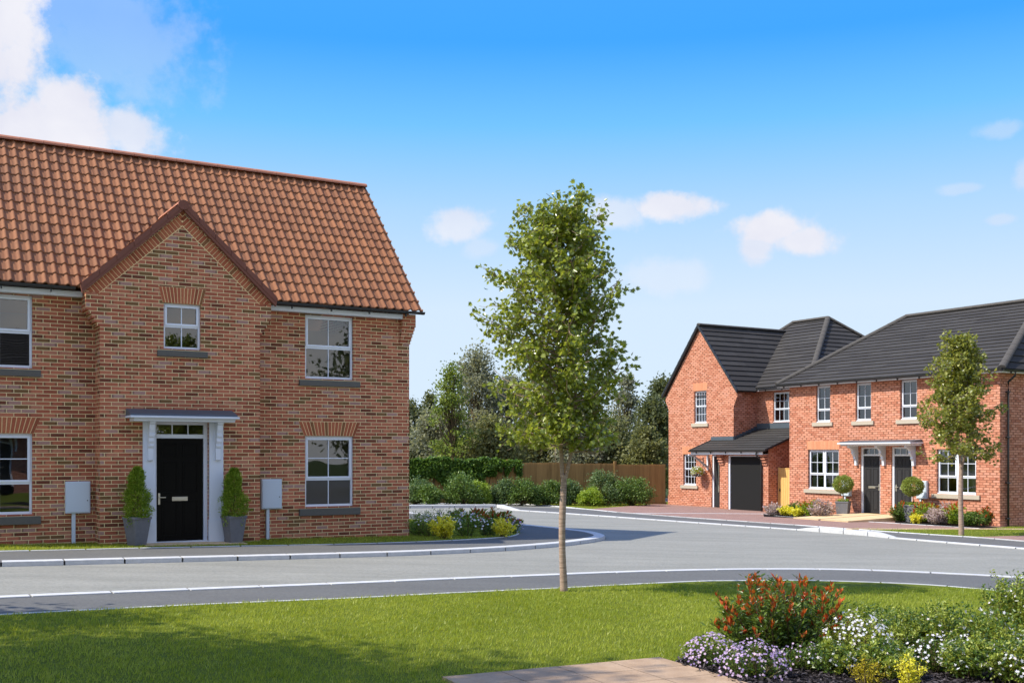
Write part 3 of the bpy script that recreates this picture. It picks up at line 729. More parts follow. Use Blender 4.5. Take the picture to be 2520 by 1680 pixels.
# ================================================================== SEMI-DETACHED PAIR
A2=math.atan2(-.8592,.5118); PB=(10.447,41.356); PC=(6.968,48.86)
H2=empty('semi_detached_houses',(PB[0],PB[1],0),A2,label='orange brick pair with hipped grey roof, two dark doors sharing one white canopy',cat='house')
W2=8.875; D2=9.1
up=[(1.324,2.013),(3.184,3.874),(5.109,5.791),(6.88,7.57)]
holes=[(a,b,2.86,4.20) for a,b in up]+[(.934,2.42,.42,1.865),(6.563,8.03,.42,1.865),(3.40,4.27,-.9,1.95),(4.74,5.60,-.9,1.95)]
mb=MB(); wall_grid(mb,0,W2,-.9,4.21,0,holes,.10)
for x in (0,W2): mb.quad((x,0,-.9),(x,D2,-.9),(x,D2,4.21),(x,0,4.21))
mb.quad((0,D2,-.9),(W2,D2,-.9),(W2,D2,4.21),(0,D2,4.21))
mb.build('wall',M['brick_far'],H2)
fl=MB(); fl.box(.05,W2-.05,.25,D2-.1,2.2,2.4); fl.box(.05,W2-.05,3.4,3.5,-.6,4.1); fl.build('interior_floor',M['interior'],H2)
def hip(x0,x1,y0,y1,rx0,rx1,ry,ze,zr):
    return [[(x0,y0,ze),(x1,y0,ze),(rx1,ry,zr),(rx0,ry,zr)],[(x1,y1,ze),(x0,y1,ze),(rx0,ry,zr),(rx1,ry,zr)],[(x0,y1,ze),(x0,y0,ze),(rx0,ry,zr)],[(x1,y0,ze),(x1,y1,ze),(rx1,ry,zr)]]
rx0,rx1,ry,zr=1.62,7.22,4.55,6.96
rf=stepped_roof('roof',H2,hip(-.42,W2+.25,-.28,D2+.28,rx0,rx1,ry,4.30,zr),M['slate'],.285,.034)
up3=.05
ridge_caps('ridge_tiles',rf,[((rx0,ry,zr+up3),(rx1,ry,zr+up3)),((-.42,-.28,4.35),(rx0,ry,zr+up3)),((W2+.25,-.28,4.35),(rx1,ry,zr+up3)),((W2+.25,D2+.28,4.35),(rx1,ry,zr+up3)),((-.42,D2+.28,4.35),(rx0,ry,zr+up3))],M['ridge_grey'],.125,.42)
gutter('gutter',H2,(-.42,-.33,4.285),(W2+.3,-.33,4.285),M['gutter'],.055,.95)
gutter('gutter',H2,(W2+.30,-.3,4.285),(W2+.30,D2+.3,4.285),M['gutter'],.055,.95,out=(1,0,0))
for nm,bb in (('fascia',(-.38,W2+.23,-.27,-.245,4.195,4.29)),('soffit',(-.38,W2+.2,-.245,-.0,4.2,4.213)),('fascia',(W2+.205,W2+.23,-.245,D2,4.195,4.29)),('soffit',(W2+.0,W2+.205,0,D2,4.2,4.213))):
    MB().box(*bb).build(nm,M['white'],H2)
for (a,b) in up: window(H2,a,b,2.89,4.19,.085,1,3.30,(2,2),(2,1),fw=.05,sill=(.14,.14,-.06),sillm=M['sill_far'])
for (a,b) in ((.934,2.42),(6.563,8.03)):
    window(H2,a,b,.45,1.865,.085,2,.96,(2,2),(2,1),fw=.055,sill=(.16,.14,-.06),sillm=M['sill_far'],curtains=True)
    flat_arch(H2,a-.04,b+.02,1.866,2.18,0,.03,21,M['voussoir_far'],M['mortar_far'],'soldier_course')
for (a,b,h) in ((3.40,4.27,'right'),(4.74,5.60,'left')):
    lx0=a+.085; lx1=b-.06; zb=-.33
    d=panel_door(H2,lx0,lx1,zb,1.64,.085,M['greydoor'],[(.05,.40),(.47,.78),(.83,.95)])
    door_furniture(d,lx0,lx1,zb,.085,h,.88)
    f=MB(); y0,y1=.05,.12
    f.box(a,lx0-.002,y0,y1,zb-.02,1.95); f.box(lx1+.002,b,y0,y1,zb-.02,1.95); f.box(lx0,lx1,y0,y1,1.642,1.70); f.box(lx0,lx1,y0,y1,1.89,1.95)
    for i in (1,2): x=lx0+(lx1-lx0)*i/3; f.box(x-.009,x+.009,y0+.02,y1-.02,1.70,1.89)
    fr=f.build('door_frame',M['white'],H2,bevel=.003)
    g=MB(); g.quad((lx0,.09,1.7),(lx1,.09,1.7),(lx1,.09,1.89),(lx0,.09,1.89)); g.build('fanlight',M['glass'],fr)
for cx in (3.27,4.47,5.70):
    b=MB(); prof=[(0,1.985),(-.46,1.985),(-.46,1.93),(-.40,1.92),(-.30,1.86),(-.24,1.78),(-.27,1.74),(-.22,1.68),(-.15,1.60),(-.17,1.55),(-.12,1.50),(-.10,1.40),(-.10,1.31),(0,1.31)]
    b.prism([(cx-.045,y,z) for y,z in prof],(.09,0,0)); b.build('bracket',M['whitepaint'],H2,bevel=.004)
c=MB(); c.prism([(3.0,-.52,1.987),(3.0,0,1.987),(3.0,0,2.05),(3.0,-.58,2.05)],(2.98,0,0)); c.box(2.93,6.05,-.64,0,2.05,2.095)
cn=c.build('canopy',M['whitepaint'],H2,bevel=.004)
l=MB(); l.prism([(2.97,-.62,2.096),(2.97,0,2.096),(2.97,-.002,2.19),(2.97,-.03,2.19),(2.97,-.6,2.12)],(3.04,0,0)); l.build('lead_cover',M['lead'],cn)
dp=MB(); dp.tube([(W2+.30,.32,4.22),(W2+.30,.32,4.12),(W2+.07,.30,3.93),(W2+.07,.30,3.6),(W2+.07,.30,2.),(W2+.07,.30,-.55)],.034,n=10)
for z in (3.6,2.2,.8,-.3): dp.box(W2,W2+.115,.25,.35,z,z+.04)
dp.build('downpipe',M['gutter'],H2,smooth=True)
# ================================================================== GABLED HOUSE WITH GARAGE
H3=empty('gabled_house',(PC[0],PC[1],0),A2,label='orange brick house with steep front gable and lean-to roof over its dark garage door',cat='house')
GW=4.218; D3=9.9; W3=7.09
mb=MB()
Hg=[(1.733,2.53,3.02,4.40),(1.006,1.86,.35,1.69),(2.876,3.95,-1.,1.66)]
wall_grid(mb,0,GW,-1.,4.204,0,[(1.733,2.53,3.02,4.204),Hg[1],Hg[2]],.10)
gx=lambda z:(z-4.204)/(7.10-4.204)*2.33
mb.poly([(-.22,0,4.204),(1.733,0,4.204),(1.733,0,4.40),(-.22+gx(4.40),0,4.40)]); mb.poly([(2.53,0,4.204),(GW+.22,0,4.204),(GW+.22-gx(4.40),0,4.40),(2.53,0,4.40)])
mb.poly([(-.22+gx(4.40),0,4.40),(GW+.22-gx(4.40),0,4.40),(2.109,0,7.10)])
mb.quad((1.733,0,4.2),(1.733,.1,4.2),(1.733,.1,4.4),(1.733,0,4.4)); mb.quad((2.53,0,4.2),(2.53,.1,4.2),(2.53,.1,4.4),(2.53,0,4.4)); mb.quad((1.733,0,4.4),(2.53,0,4.4),(2.53,.1,4.4),(1.733,.1,4.4))
for k in range(6):
    o=.04*min(5,k+1)*1.1; z=3.70+.084*k
    mb.box(-o,-.0005,0,.25,z,z+.084); mb.box(GW+.0005,GW+o,0,.25,z,z+.084)
mb.quad((GW,0,-1.),(GW,1.3,-1.),(GW,1.3,4.36),(GW,0,4.36)); mb.quad((0,0,-1.),(0,D3,-1.),(0,D3,4.36),(0,0,4.36))
wall_grid(mb,GW,W3,-1.,4.30,1.3,[(5.158,6.25,3.01,4.22)],.08)
mb.quad((W3,1.3,-1.),(W3,D3,-1.),(W3,D3,4.36),(W3,1.3,4.36)); mb.quad((0,D3,-1.),(W3,D3,-1.),(W3,D3,4.36),(0,D3,4.36))
mb.box(-.022,2.87,-.022,-.001,-1.,-.13)
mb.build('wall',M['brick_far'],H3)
fl=MB(); fl.box(.05,GW-.05,.3,D3-.1,2.2,2.4); fl.box(.05,W3-.05,2.8,2.9,-.6,4.1); fl.build('interior_floor',M['interior'],H3)
g=MB()
wall_grid(g,4.31,W3,-1.,1.72,-.83,[(4.80,6.74,-1.,1.64)],.12)
g.quad((4.31,-.83,-1.),(4.31,-.001,-1.),(4.31,-.001,2.2),(4.31,-.83,1.9))
g.poly([(W3-.001,-.83,-1.),(W3-.001,1.299,-1.),(W3-.001,1.299,2.62),(W3-.001,-.83,1.88)])
for (a,b) in ((4.31,4.62),(6.80,W3)):
    for k in range(4):
        o=.055*(k+1); z=1.24+.11*k; g.box(a+.02,b-.03,-.83-o,-.832,z+.03,z+.11)
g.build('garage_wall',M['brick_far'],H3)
gd=MB(); gd.box(4.895,6.70,-.76,-.72,-.62,1.60)
for i in range(1,9): z=-.62+i*.2466
gdo=gd.build('garage_door',M['garage'],H3)
f=MB(); f.box(4.802,4.89,-.80,-.70,-.62,1.638); f.box(6.705,6.738,-.80,-.70,-.62,1.638); f.box(4.89,6.705,-.80,-.70,1.605,1.638); f.build('garage_door_frame',M['white'],H3)
# roofs
ze=4.42; yr=5.6; zr=7.64; xa,xb=1.99,4.09; sl=(zr-ze)/(yr-1.0)
yw=1.0+(7.20-ze)/sl
rf=stepped_roof('roof',H3,hip(-.3,W3+.30,1.0,10.2,xa,xb,yr,ze,zr),M['slate'],.285,.036)
ridge_caps('ridge_tiles',rf,[((xa,yr,zr+.05),(xb,yr,zr+.05)),((W3+.3,1.0,ze+.05),(xb,yr,zr+.05)),((-.3,1.0,ze+.05),(xa,yr,zr+.05)),((W3+.3,10.2,ze+.05),(xb,yr,zr+.05)),((-.3,10.2,ze+.05),(xa,yr,zr+.05))],M['ridge_grey'],.125,.42)
rg=stepped_roof('gable_roof',H3,[[(-.34,-.1,4.28),(-.34,.95,4.28),(2.109,yw,7.20),(2.109,-.1,7.20)],[(GW+.34,.95,4.28),(GW+.34,-.1,4.28),(2.109,-.1,7.20),(2.109,yw,7.20)]],M['slate'],.29,.036)
ridge_caps('ridge_tiles',rg,[((2.109,-.1,7.24),(2.109,yw,7.24))],M['ridge_grey'],.115,.42)
v=MB()
for s in (-1,1):
    bx=2.109+s*2.45
    v.prism([(2.109,-.13,7.24),(bx,-.13,4.31),(bx-.02*s,-.13,4.18),(2.109,-.13,7.10)],(0,.06,0))
    for i in range(11):
        t0=i/11;t1=(i+.95)/11; a=(2.109+(bx-2.109)*t0,7.25+(4.32-7.25)*t0); b=(2.109+(bx-2.109)*t1,7.25+(4.32-7.25)*t1)
        v.prism([(a[0],-.145,a[1]),(b[0],-.145,b[1]+.02),(b[0],-.145,b[1]-.10),(a[0],-.145,a[1]-.10)],(0,.04,0))
v.build('verge',M['gutter'],H3)
lr=stepped_roof('lean_to_roof',H3,[[(2.84,-1.15,1.845),(GW,-1.15,1.845),(GW,-.0,2.256),(2.84,-.0,2.256)],[(GW,-1.15,1.845),(W3+.12,-1.15,1.845),(W3+.12,1.295,2.72),(GW,1.295,2.72)]],M['slate'],.285,.036)
l=MB(); l.box(2.84,GW+.0,-.025,-.002,2.27,2.43); l.box(GW+.01,W3,1.27,1.298,2.74,2.97)
for i in range(8): y=.0+i*.16; z=2.29+.357*y; l.box(GW+.001,GW+.02,y,y+.155,z,z+.15)
l.build('lead_flashing',M['lead'],H3)
v=MB()
for x in (2.80,W3+.125):
    v=MB(); v.prism([(x,-1.17,1.80),(x,-1.17,1.885),(x,(1.29 if x>5 else -.01),(2.765 if x>5 else 2.30)),(x,(1.29 if x>5 else -.01),(2.68 if x>5 else 2.21))],(.045,0,0)); v.build('lean_to_verge',M['gutter'],H3)
gutter('gutter',H3,(2.80,-1.19,1.84),(W3+.18,-1.19,1.84),M['gutter'],.055,1.1)
gutter('gutter',H3,(GW+.36,.95,4.38),(W3+.3,.95,4.38),M['gutter'],.055,1.1)
for nm,bb in (('fascia',(2.84,W3-.02,-1.12,-1.095,1.68,1.80)),('soffit',(2.84,W3-.02,-1.095,-.84,1.69,1.703)),('fascia',(GW+.25,W3+.2,1.03,1.055,4.30,4.40)),('soffit',(GW+.01,W3+.2,1.055,1.298,4.302,4.315))):
    MB().box(*bb).build(nm,M['white'],H3)
window(H3,*Hg[0][:2],3.05,4.40,.085,1,3.73,(4,2),(4,2),fw=.045,bar=.016,sill=(.14,.15,-.06),sillm=M['sill_far'])
window(H3,*Hg[1][:2],.38,1.69,.085,1,1.04,(4,2),(4,2),fw=.045,bar=.016,sill=(.14,.14,-.06),sillm=M['sill_far'])
window(H3,5.158,6.25,3.03,4.22,1.36,1,3.52,(4,2),(4,1),fw=.045,bar=.016,sill=(.02,.01,1.25),sillm=M['white'])
flat_arch(H3,1.69,2.57,4.402,4.73,0,.03,13,M['voussoir_far'],M['mortar_far'],'soldier_course')
flat_arch(H3,.96,1.90,1.692,2.02,0,.03,13,M['voussoir_far'],M['mortar_far'],'soldier_course')
d=MB(); d.box(2.96,3.88,.09,.14,-.5,1.60); do=d.build('door',M['greydoor'],H3); 
g=MB(); g.box(3.18,3.24,.083,.09,.1,1.35); g.build('handle',M['chrome'],do)
g=MB(); g.quad((3.3,.087,.0),(3.55,.087,.0),(3.55,.087,1.4),(3.3,.087,1.4)); g.build('pane',M['glass'],do)
f=MB(); f.box(2.877,2.955,.04,.12,-.6,1.655); f.box(3.885,3.949,.04,.12,-.6,1.655); f.box(2.955,3.885,.04,.12,1.602,1.655); f.build('door_frame',M['white'],H3)
b=MB(); b.box(2.62,2.70,-.07,0,1.02,1.70); b.prism([(2.63,-.95,1.68),(2.63,-.85,1.68),(2.63,-.0,1.16),(2.63,-.0,1.06)],(.06,0,0)); b.box(2.62,2.70,-1.09,0,1.64,1.69); b.build('gallows_bracket',M['whitepaint'],H3,bevel=.003)
dp=MB(); dp.tube([(6.77,-1.17,1.76),(6.77,-1.17,1.66),(6.77,-.90,1.50),(6.77,-.885,1.3),(6.77,-.885,-.6)],.032,n=8); dp.build('downpipe',M['gutter'],H3,smooth=True)
# ================================================================== GROUND
def smooth(pts,n=8):
    P=[np.array(p,float) for p in pts]; P=[2*P[0]-P[1]]+P+[2*P[-1]-P[-2]]; out=[]
    for i in range(1,len(P)-2):
        for t in np.linspace(0,1,n,endpoint=False):
            a,b,c,d=P[i-1],P[i],P[i+1],P[i+2]
            out.append(.5*((2*b)+(c-a)*t+(2*a-5*b+4*c-d)*t*t+(3*b-3*c+d-a)*t**3))
    out.append(P[-2]); return np.array(out)
def W_(px): return np.array([gp(*p)[:2] for p in px])
def sheet(name,xy,dz,mat,kind='structure',label=None,cat=None):
    """one flat sheet on the tilted ground plane"""
    mb=MB(); mb.poly([(x,y,float(G(x,y))+dz) for x,y in xy]); o=mb.build(name,mat); return tag(o,label,cat,kind=kind)
# base terrain as a grid to the horizon
xs=[-400,-150,-60,-40,0,60,90,200,450]; ys=[-150,-60,-30,30,90,130,250,700]
V=[(x,y,float(G(x,y))-.16) for y in ys for x in xs]; nx=len(xs)
Fq=[(j*nx+i,j*nx+i+1,(j+1)*nx+i+1,(j+1)*nx+i) for j in range(len(ys)-1) for i in range(nx-1)]
tag(MB().add(V,Fq).build('ground',grassground('rough_grass',srgb(48,60,26),srgb(60,72,32),srgb(78,88,42))),kind='structure')
sheet('road',[(-40,9),(40,9),(60,20),(60,60),(-40,60)],-.068,M['road'])
# polylines measured on the ground
kA=smooth(W_([(-900,1402),(0,1383),(291,1376),(566,1369.5),(815,1363),(1041,1356),(1242,1346.5),(1380,1336),(1455,1327)]),6)
tipA=smooth(W_([(1455,1327),(1484,1321),(1487,1315.5),(1460,1308),(1420,1303),(1376,1298),(1261,1286.8)]),6)
dirv=np.array([-.5118,.8592]); endA=tipA[-1]+dirv*12.5
kA=np.concatenate([kA,tipA[1:],[tipA[-1]+dirv*4,endA]])
eA=smooth(W_([(-900,1372),(0,1356.8),(337,1349),(585,1344),(900,1337.5),(1111,1330),(1230,1323)]),6)
eA2=smooth(W_([(1230,1323),(1262,1319.5),(1277,1314),(1278,1307)]),5)
eA=np.concatenate([eA,eA2[1:],[eA2[-1]+dirv*5,eA2[-1]+dirv*17]])
kC=smooth(W_([(-900,1510),(0,1466),(429,1448.5),(777,1435),(1077,1422.5),(1346,1412),(1594,1403),(1842,1398.5),(2093,1400),(2349,1410),(2520,1420),(2800,1445),(3200,1500)]),6)
eC=smooth(W_([(-900,1566),(0,1512),(444,1489),(834,1472),(1162,1456),(1458,1442),(1700,1430),(1827,1428),(1991,1428),(2167,1433),(2335,1442),(2520,1460),(2800,1500)]),6)
kB=W_([(1262,1251),(1376,1258),(1520,1268),(1680,1279),(1960,1298),(2128,1311),(2186,1317),(2246,1322),(2368,1332),(2520,1343.5),(2900,1374)])
kB0=W_([(1222,1244),(1262,1251)])
leftB=np.array([kB0[0]-np.array([.8592,.5115])*26,kB0[0]])
eB=W_([(1300,1237.6),(1376,1243),(1520,1257),(1680,1269),(1960,1288),(2159,1302),(2261,1309),(2395,1317),(2520,1327),(2900,1356)])
eBl=np.array([[-20,34.0],[-6.0,44.7],list(eB[0]+np.array([-1.2,.2]))])
# raised islands ---------------------------------------------------------
polyA=list(map(tuple,kA))+[(endA[0]-25,endA[1]-2),(-40,40),(-40,14)]
sheet('footpath',polyA,0.,M['path'])
lawnA=list(map(tuple,eA))+[(-25,45),(-40,30)]
sheet('front_garden',lawnA,.006,M['lawn'])
polyC=list(map(tuple,kC))+[(60,16),(60,-40),(-60,-40),(-60,12)]
sheet('footpath',polyC,0.,M['path'])
lawnC=list(map(tuple,eC))[:-1]+[(8.5,10),(7.5,-14),(-60,-14),(-60,10)]
sheet('lawn',lawnC,.006,M['lawn'])
allB=np.concatenate([leftB,kB0[1:],kB[1:]])
polyB=[tuple(p) for p in allB]+[(60,24),(60,85),(-60,85),(-60,30)]
sheet('footpath',polyB,-.050,M['path'])
allE=np.concatenate([eBl,eB])
polyE=[tuple(p) for p in allE]+[(60,27),(60,84),(-59,84),(-59,34)]
sheet('verge_grass',polyE,-.043,M['lawn'])
pav=W_([(1450,1249.6),(1520,1257),(1680,1269),(1960,1288),(2075,1295.6),(2080,1296.2),(2420,1297.6)]); 
pav=[tuple(p) for p in pav]+[(15.6,34.2),(11,43),(8,48),(6.5,49.3)]
sheet('block_paving',pav,-.036,M['pavers'])
pv2=W_([(2395,1317),(2520,1327),(2900,1356),(2900,1310),(2560,1313),(2480,1314.5)]); sheet('block_paving',pv2,-.036,M['pavers'])
# bottom-of-frame bed soil and far beds
bedN=W_([(1655,1634),(1700,1612),(1800,1598),(2000,1585),(2300,1580),(2600,1575),(3000,1600)]); bedN=[tuple(p) for p in bedN]+[(9,4),(2.2,4),(1.9,7.5)]
sheet('flower_bed',bedN,.012,M['mulch'])
# ------------------------------------------------------------------ kerbs
def resample(P,step):
    P=np.asarray(P,float); s=np.concatenate([[0],np.cumsum(np.linalg.norm(np.diff(P,axis=0),axis=1))]); n=max(1,round(s[-1]/step)); q=np.linspace(0,s[-1],n+1)
    return np.stack([np.interp(q,s,P[:,0]),np.interp(q,s,P[:,1])],1),s,q
def kerb(name,P,w,side,top,bot,mat,step=.915,gap=.028,fine=4,cham=.016):
    """row of stones along P; side=+1 puts the stone to the left of the walking direction"""
    mb=MB(); P=np.asarray(P,float); s=np.concatenate([[0],np.cumsum(np.linalg.norm(np.diff(P,axis=0),axis=1))]); n=max(1,round(s[-1]/step))
    f=lambda q:np.array([np.interp(q,s,P[:,0]),np.interp(q,s,P[:,1])])
    for i in range(n):
        a=s[-1]*i/n+gap/2; b=s[-1]*(i+1)/n-gap/2; r=random.random(); rows=[]
        for j in range(fine+1):
            q=a+(b-a)*j/fine; p=f(q); t=f(min(q+.05,s[-1]))-f(max(q-.05,0)); t/=np.linalg.norm(t)+1e-9; nn=np.array([-t[1],t[0]])*side
            tp=top(q/s[-1]) if callable(top) else top; tp+=(r-.5)*.003
            o=p; c=p+nn*cham; e=p+nn*w
            g=lambda v,z:(v[0],v[1],float(G(v[0],v[1]))+z)
            rows.append([g(o,bot),g(o,tp-cham),g(c,tp),g(e,tp),g(e,bot)])
        vs=[v for row in rows for v in row]; fs=[(j*5+k,j*5+k+1,(j+1)*5+k+1,(j+1)*5+k) for j in range(fine) for k in range(4)]+[(0,1,2,3,4),tuple(fine*5+k for k in (4,3,2,1,0))]
        mb.add(vs,fs,r)
    return tag(mb.build(name,mat),kind='structure')
kerb('kerb',kA,.26,1,.010,-.2,M['kerb'])
kerb('path_edging',eA,.06,1,.014,-.06,M['kerb'])
kerb('kerb',kC,.21,-1,.010,-.2,M['kerb'])
kerb('path_edging',eC,.085,-1,.012,-.06,M['kerb'])
kerb('kerb',leftB,.3,1,.05,-.2,M['kerb'])
kerb('kerb',kB0,.28,1,lambda t:.05-.09*t,-.2,M['kerb'],step=1.)
kerb('kerb',kB[:5],.19,1,-.040,-.2,M['kerb'])
kerb('kerb',kB[4:7],.26,1,lambda t:-.038+.085*min(1,t*6)*min(1,(1-t)*5),-.2,M['kerb'])
kerb('kerb',kB[6:],.19,1,-.040,-.2,M['kerb'])
kerb('path_edging',allE,.09,1,-.030,-.1,M['kerb'])
kerb('path_edging',W_([(1560,1260),(1780,1260.8),(1878,1261.5),(1905,1266),(1945,1269.5),(2108,1279),(2300,1290),(2410,1297)]),.09,1,-.026,-.1,M['kerb'])
kerb('path_edging',W_([(2080,1297.2),(2420,1297.4),(2600,1297.6)]),.30,-1,-.026,-.1,M['sand'])
# slab paving --------------------------------------------------------------
def slabs(name,o,ax,ay,nx,ny,sx,sy,mat,dz,gap=.006,th=.03):
    mb=MB(); ax=np.array(ax)/np.linalg.norm(ax); ay=np.array(ay)/np.linalg.norm(ay)
    for i in range(nx):
        for j in range(ny):
            c=[o+ax*(i*sx+(gap if a==0 else sx-gap))+ay*(j*sy+(gap if b==0 else sy-gap)) for a,b in ((0,0),(1,0),(1,1),(0,1))]
            mb.prism([(p[0],p[1],float(G(*p))+dz) for p in c],(0,0,-th))
    return tag(mb.build(name,mat,bevel=.003),kind='structure')
q0=W_([(1623,1624)])[0]; qx=W_([(1105,1671.5)])[0]-q0; qy=W_([(1799,1676)])[0]-q0
slabs('slab_paving',q0,qx,qy,4,5,np.linalg.norm(W_([(1499,1635)])[0]-q0),np.linalg.norm(W_([(1677,1645)])[0]-q0),M['slab'],.03)
def loc3(P,A,x,y,dz=0):
    X=P[0]+math.cos(A)*x-math.sin(A)*y; Y=P[1]+math.sin(A)*x+math.cos(A)*y; return np.array([X,Y,float(G(X,Y))+dz])
def lslabs(name,P,A,x0,x1,y0,y1,mat,dz): 
    c=[loc3(P,A,x,y,dz) for x,y in ((x0,y0),(x1,y0),(x1,y1),(x0,y1))]; mb=MB(); mb.prism(c,(0,0,-.05)); return tag(mb.build(name,mat,bevel=.004),kind='structure')
lslabs('doorstep_slab',P1,A1,-.75,1.15,-.66,-.02,M['sand'],.020)
for x0_,x1_ in ((3.28,4.40),(4.50,5.66)):
    mb=MB(); mb.prism([tuple(loc3(PB,A2,x0_,-.003)[:2])+(-.345,),tuple(loc3(PB,A2,x1_,-.003)[:2])+(-.345,),tuple(loc3(PB,A2,x1_,-3.1,-.0)),tuple(loc3(PB,A2,x0_,-3.1,-.0))],(0,0,-.15)); tag(mb.build('doorstep_slab',M['sand'],bevel=.004),kind='structure')
# grass --------------------------------------------------------------------
def inpoly(P,poly):
    x,y=P[:,0],P[:,1]; r=np.zeros(len(P),bool); n=len(poly); j=n-1
    for i in range(n):
        xi,yi=poly[i];xj,yj=poly[j]
        c=((yi>y)!=(yj>y))&(x<(xj-xi)*(y-yi)/(yj-yi+1e-12)+xi); r^=c; j=i
    return r
def grass(name,poly,excl,box,dens,h,w,dz,label,seed,view=True):
    rng=np.random.default_rng(seed); x0,x1,y0,y1=box; n=int((x1-x0)*(y1-y0)*dens)
    P=np.stack([rng.uniform(x0,x1,n),rng.uniform(y0,y1,n)],1)
    if view: P=P[(np.abs(P[:,0])<P[:,1]*.49+.3)]
    P=P[inpoly(P,poly)]
    for e in excl: P=P[~inpoly(P,e)]
    n=len(P); Z=G(P[:,0],P[:,1])+dz
    th=rng.random(n)*6.283; a=np.stack([np.cos(th),np.sin(th)],1); lean=rng.normal(size=(n,2))*.4+np.array([.12,-.05])
    clump=.75+.35*np.sin(P[:,0]*5+np.sin(P[:,1]*7))*np.sin(P[:,1]*6.1+P[:,0])*.6+.25*np.sin(P[:,0]*17)*np.sin(P[:,1]*13)
    H=h*(.55+.7*rng.random(n))*np.clip(clump,.5,1.3); ww=w*(.7+.6*rng.random(n))
    V=np.zeros((n,3,3)); V[:,0,:2]=P-a*ww[:,None]/2; V[:,1,:2]=P+a*ww[:,None]/2; V[:,0,2]=V[:,1,2]=Z-.003
    V[:,2,:2]=P+lean*H[:,None]; V[:,2,2]=Z+H
    r=np.clip(rng.normal(size=n)*.22+.5+.13*np.sin(P[:,0]*1.7+2*np.sin(P[:,1]*.9))+.10*np.sin(P[:,0]*4.3+1.5*np.sin(P[:,1]*3.1))*np.sin(P[:,1]*5.3),0,1)
    r=np.where(rng.random(n)<.03,1,r)
    o=link(name,mesh_np(name,V.reshape(-1,3),[np.arange(3*n).reshape(-1,3)],r),M['blade'])
    return tag(o,label,'grass',kind='stuff')
SLN=4*np.linalg.norm(W_([(1499,1635)])[0]-q0)
slabP=[tuple(q0+qx/np.linalg.norm(qx)*a+qy/np.linalg.norm(qy)*b) for a,b in ((-.01,-.01),(SLN,-.01),(SLN,4),(-.01,4))]
eCp=[(p[0],p[1]-.07) for p in eC]
lawnCp=eCp+[(30,8),(12,5),(-12,5)]
grass('lawn_grass',lawnCp,[slabP,bedN],(-7.5,8.5,7.2,15.2),2600,.042,.0075,.004,'short bright green grass of the near lawn',11)
eAp=[tuple(p) for p in np.array(eA)+np.array([0,.07])]
polyH1=[tuple(loc3(P1,A1,x,y)[:2]) for x,y in ((-5,.49),(-1.46,.49),(-1.46,-.01),(1.62,-.01),(1.62,.49),(5.17,.49),(5.17,6.2),(-5,6.2))]
stepP=[tuple(loc3(P1,A1,x,y)[:2]) for x,y in ((-.76,-.7),(1.16,-.7),(1.16,0),(-.76,0))]
grass('verge_grass_blades',eAp+[(-8,36),(-14,30)],[polyH1,stepP],(-10.5,.3,18,31),1000,.05,.010,.004,'thin strip of grass between the clay roofed house and the footpath',12)
lawnE=[tuple(p+np.array([0,.08])) for p in allE]+[(60,27),(60,84),(-59,84)]
grass('verge_grass_blades',lawnE,[pav,[tuple(p) for p in pv2]],(-6,17,27,50),230,.06,.016,-.055,'grass verge along the timber fence and beside the hipped houses',13)
# ================================================================== SMALL THINGS BY THE HOUSES
def meter_box(P,A,x,y,zb,zt,w,label,mats=M['meter']):
    q=loc3(P,A,x,y); root=empty('meter_box',q,A,label=label,cat='meter box',group='white meter cabinets fixed to the brick fronts')
    z0=zb-q[2]; z1=zt-q[2]; b=MB(); b.box(-w/2,w/2,-.10,0,z0,z1); bo=b.build('cabinet',mats,root,bevel=.008)
    d=MB(); d.box(-w/2+.02,w/2-.02,-.112,-.101,z0+.02,z1-.02); do=d.build('cabinet_door',mats,root,bevel=.004)
    k=MB(); k.tube([(w/2-.055,-.118,z0+(z1-z0)*.4),(w/2-.055,-.111,z0+(z1-z0)*.4)],.011,n=10); k.build('lock',M['gutter'],do)
    p=MB(); p.box(-.16*w-.035,-.16*w+.03,-.07,-.01,-.05,z0); p.build('post',mats,root,bevel=.004); return root
meter_box(P1,A1,-1.775,.495,.60,1.20,.44,'pale grey meter cabinet left of the black front door, beside the left window')
meter_box(P1,A1,1.99,.495,.585,1.20,.43,'pale grey meter cabinet right of the black front door beside the right hand window')
meter_box(PB,A2,2.83,-.005,.22,.80,.40,'white meter cabinet behind the ball topiary left of the twin dark doors')
meter_box(PB,A2,6.05,-.005,.24,.83,.40,'white meter cabinet right of the twin dark doors behind the ball topiary')
def pot(root,w0,w1,h,mat):
    m=MB(); n=4
    def ring(w,z): return [(-w,-w,z),(w,-w,z),(w,w,z),(-w,w,z)]
    rs=[ring(w0/2,0),ring(w1/2,h-.05),ring(w1/2+.012,h-.045),ring(w1/2+.012,h),ring(w1/2-.025,h),ring(w1/2-.03,h-.06)]
    vs=[v for r in rs for v in r]; fs=[(i*4+k,i*4+(k+1)%4,(i+1)*4+(k+1)%4,(i+1)*4+k) for i in range(len(rs)-1) for k in range(4)]+[(0,1,2,3)]
    m.add(vs,fs); o=m.build('pot',mat,root,bevel=.004)
    s=MB(); s.box(-w1/2+.03,w1/2-.03,-w1/2+.03,w1/2-.03,h-.09,h-.06); s.build('soil',M['soil'],root)
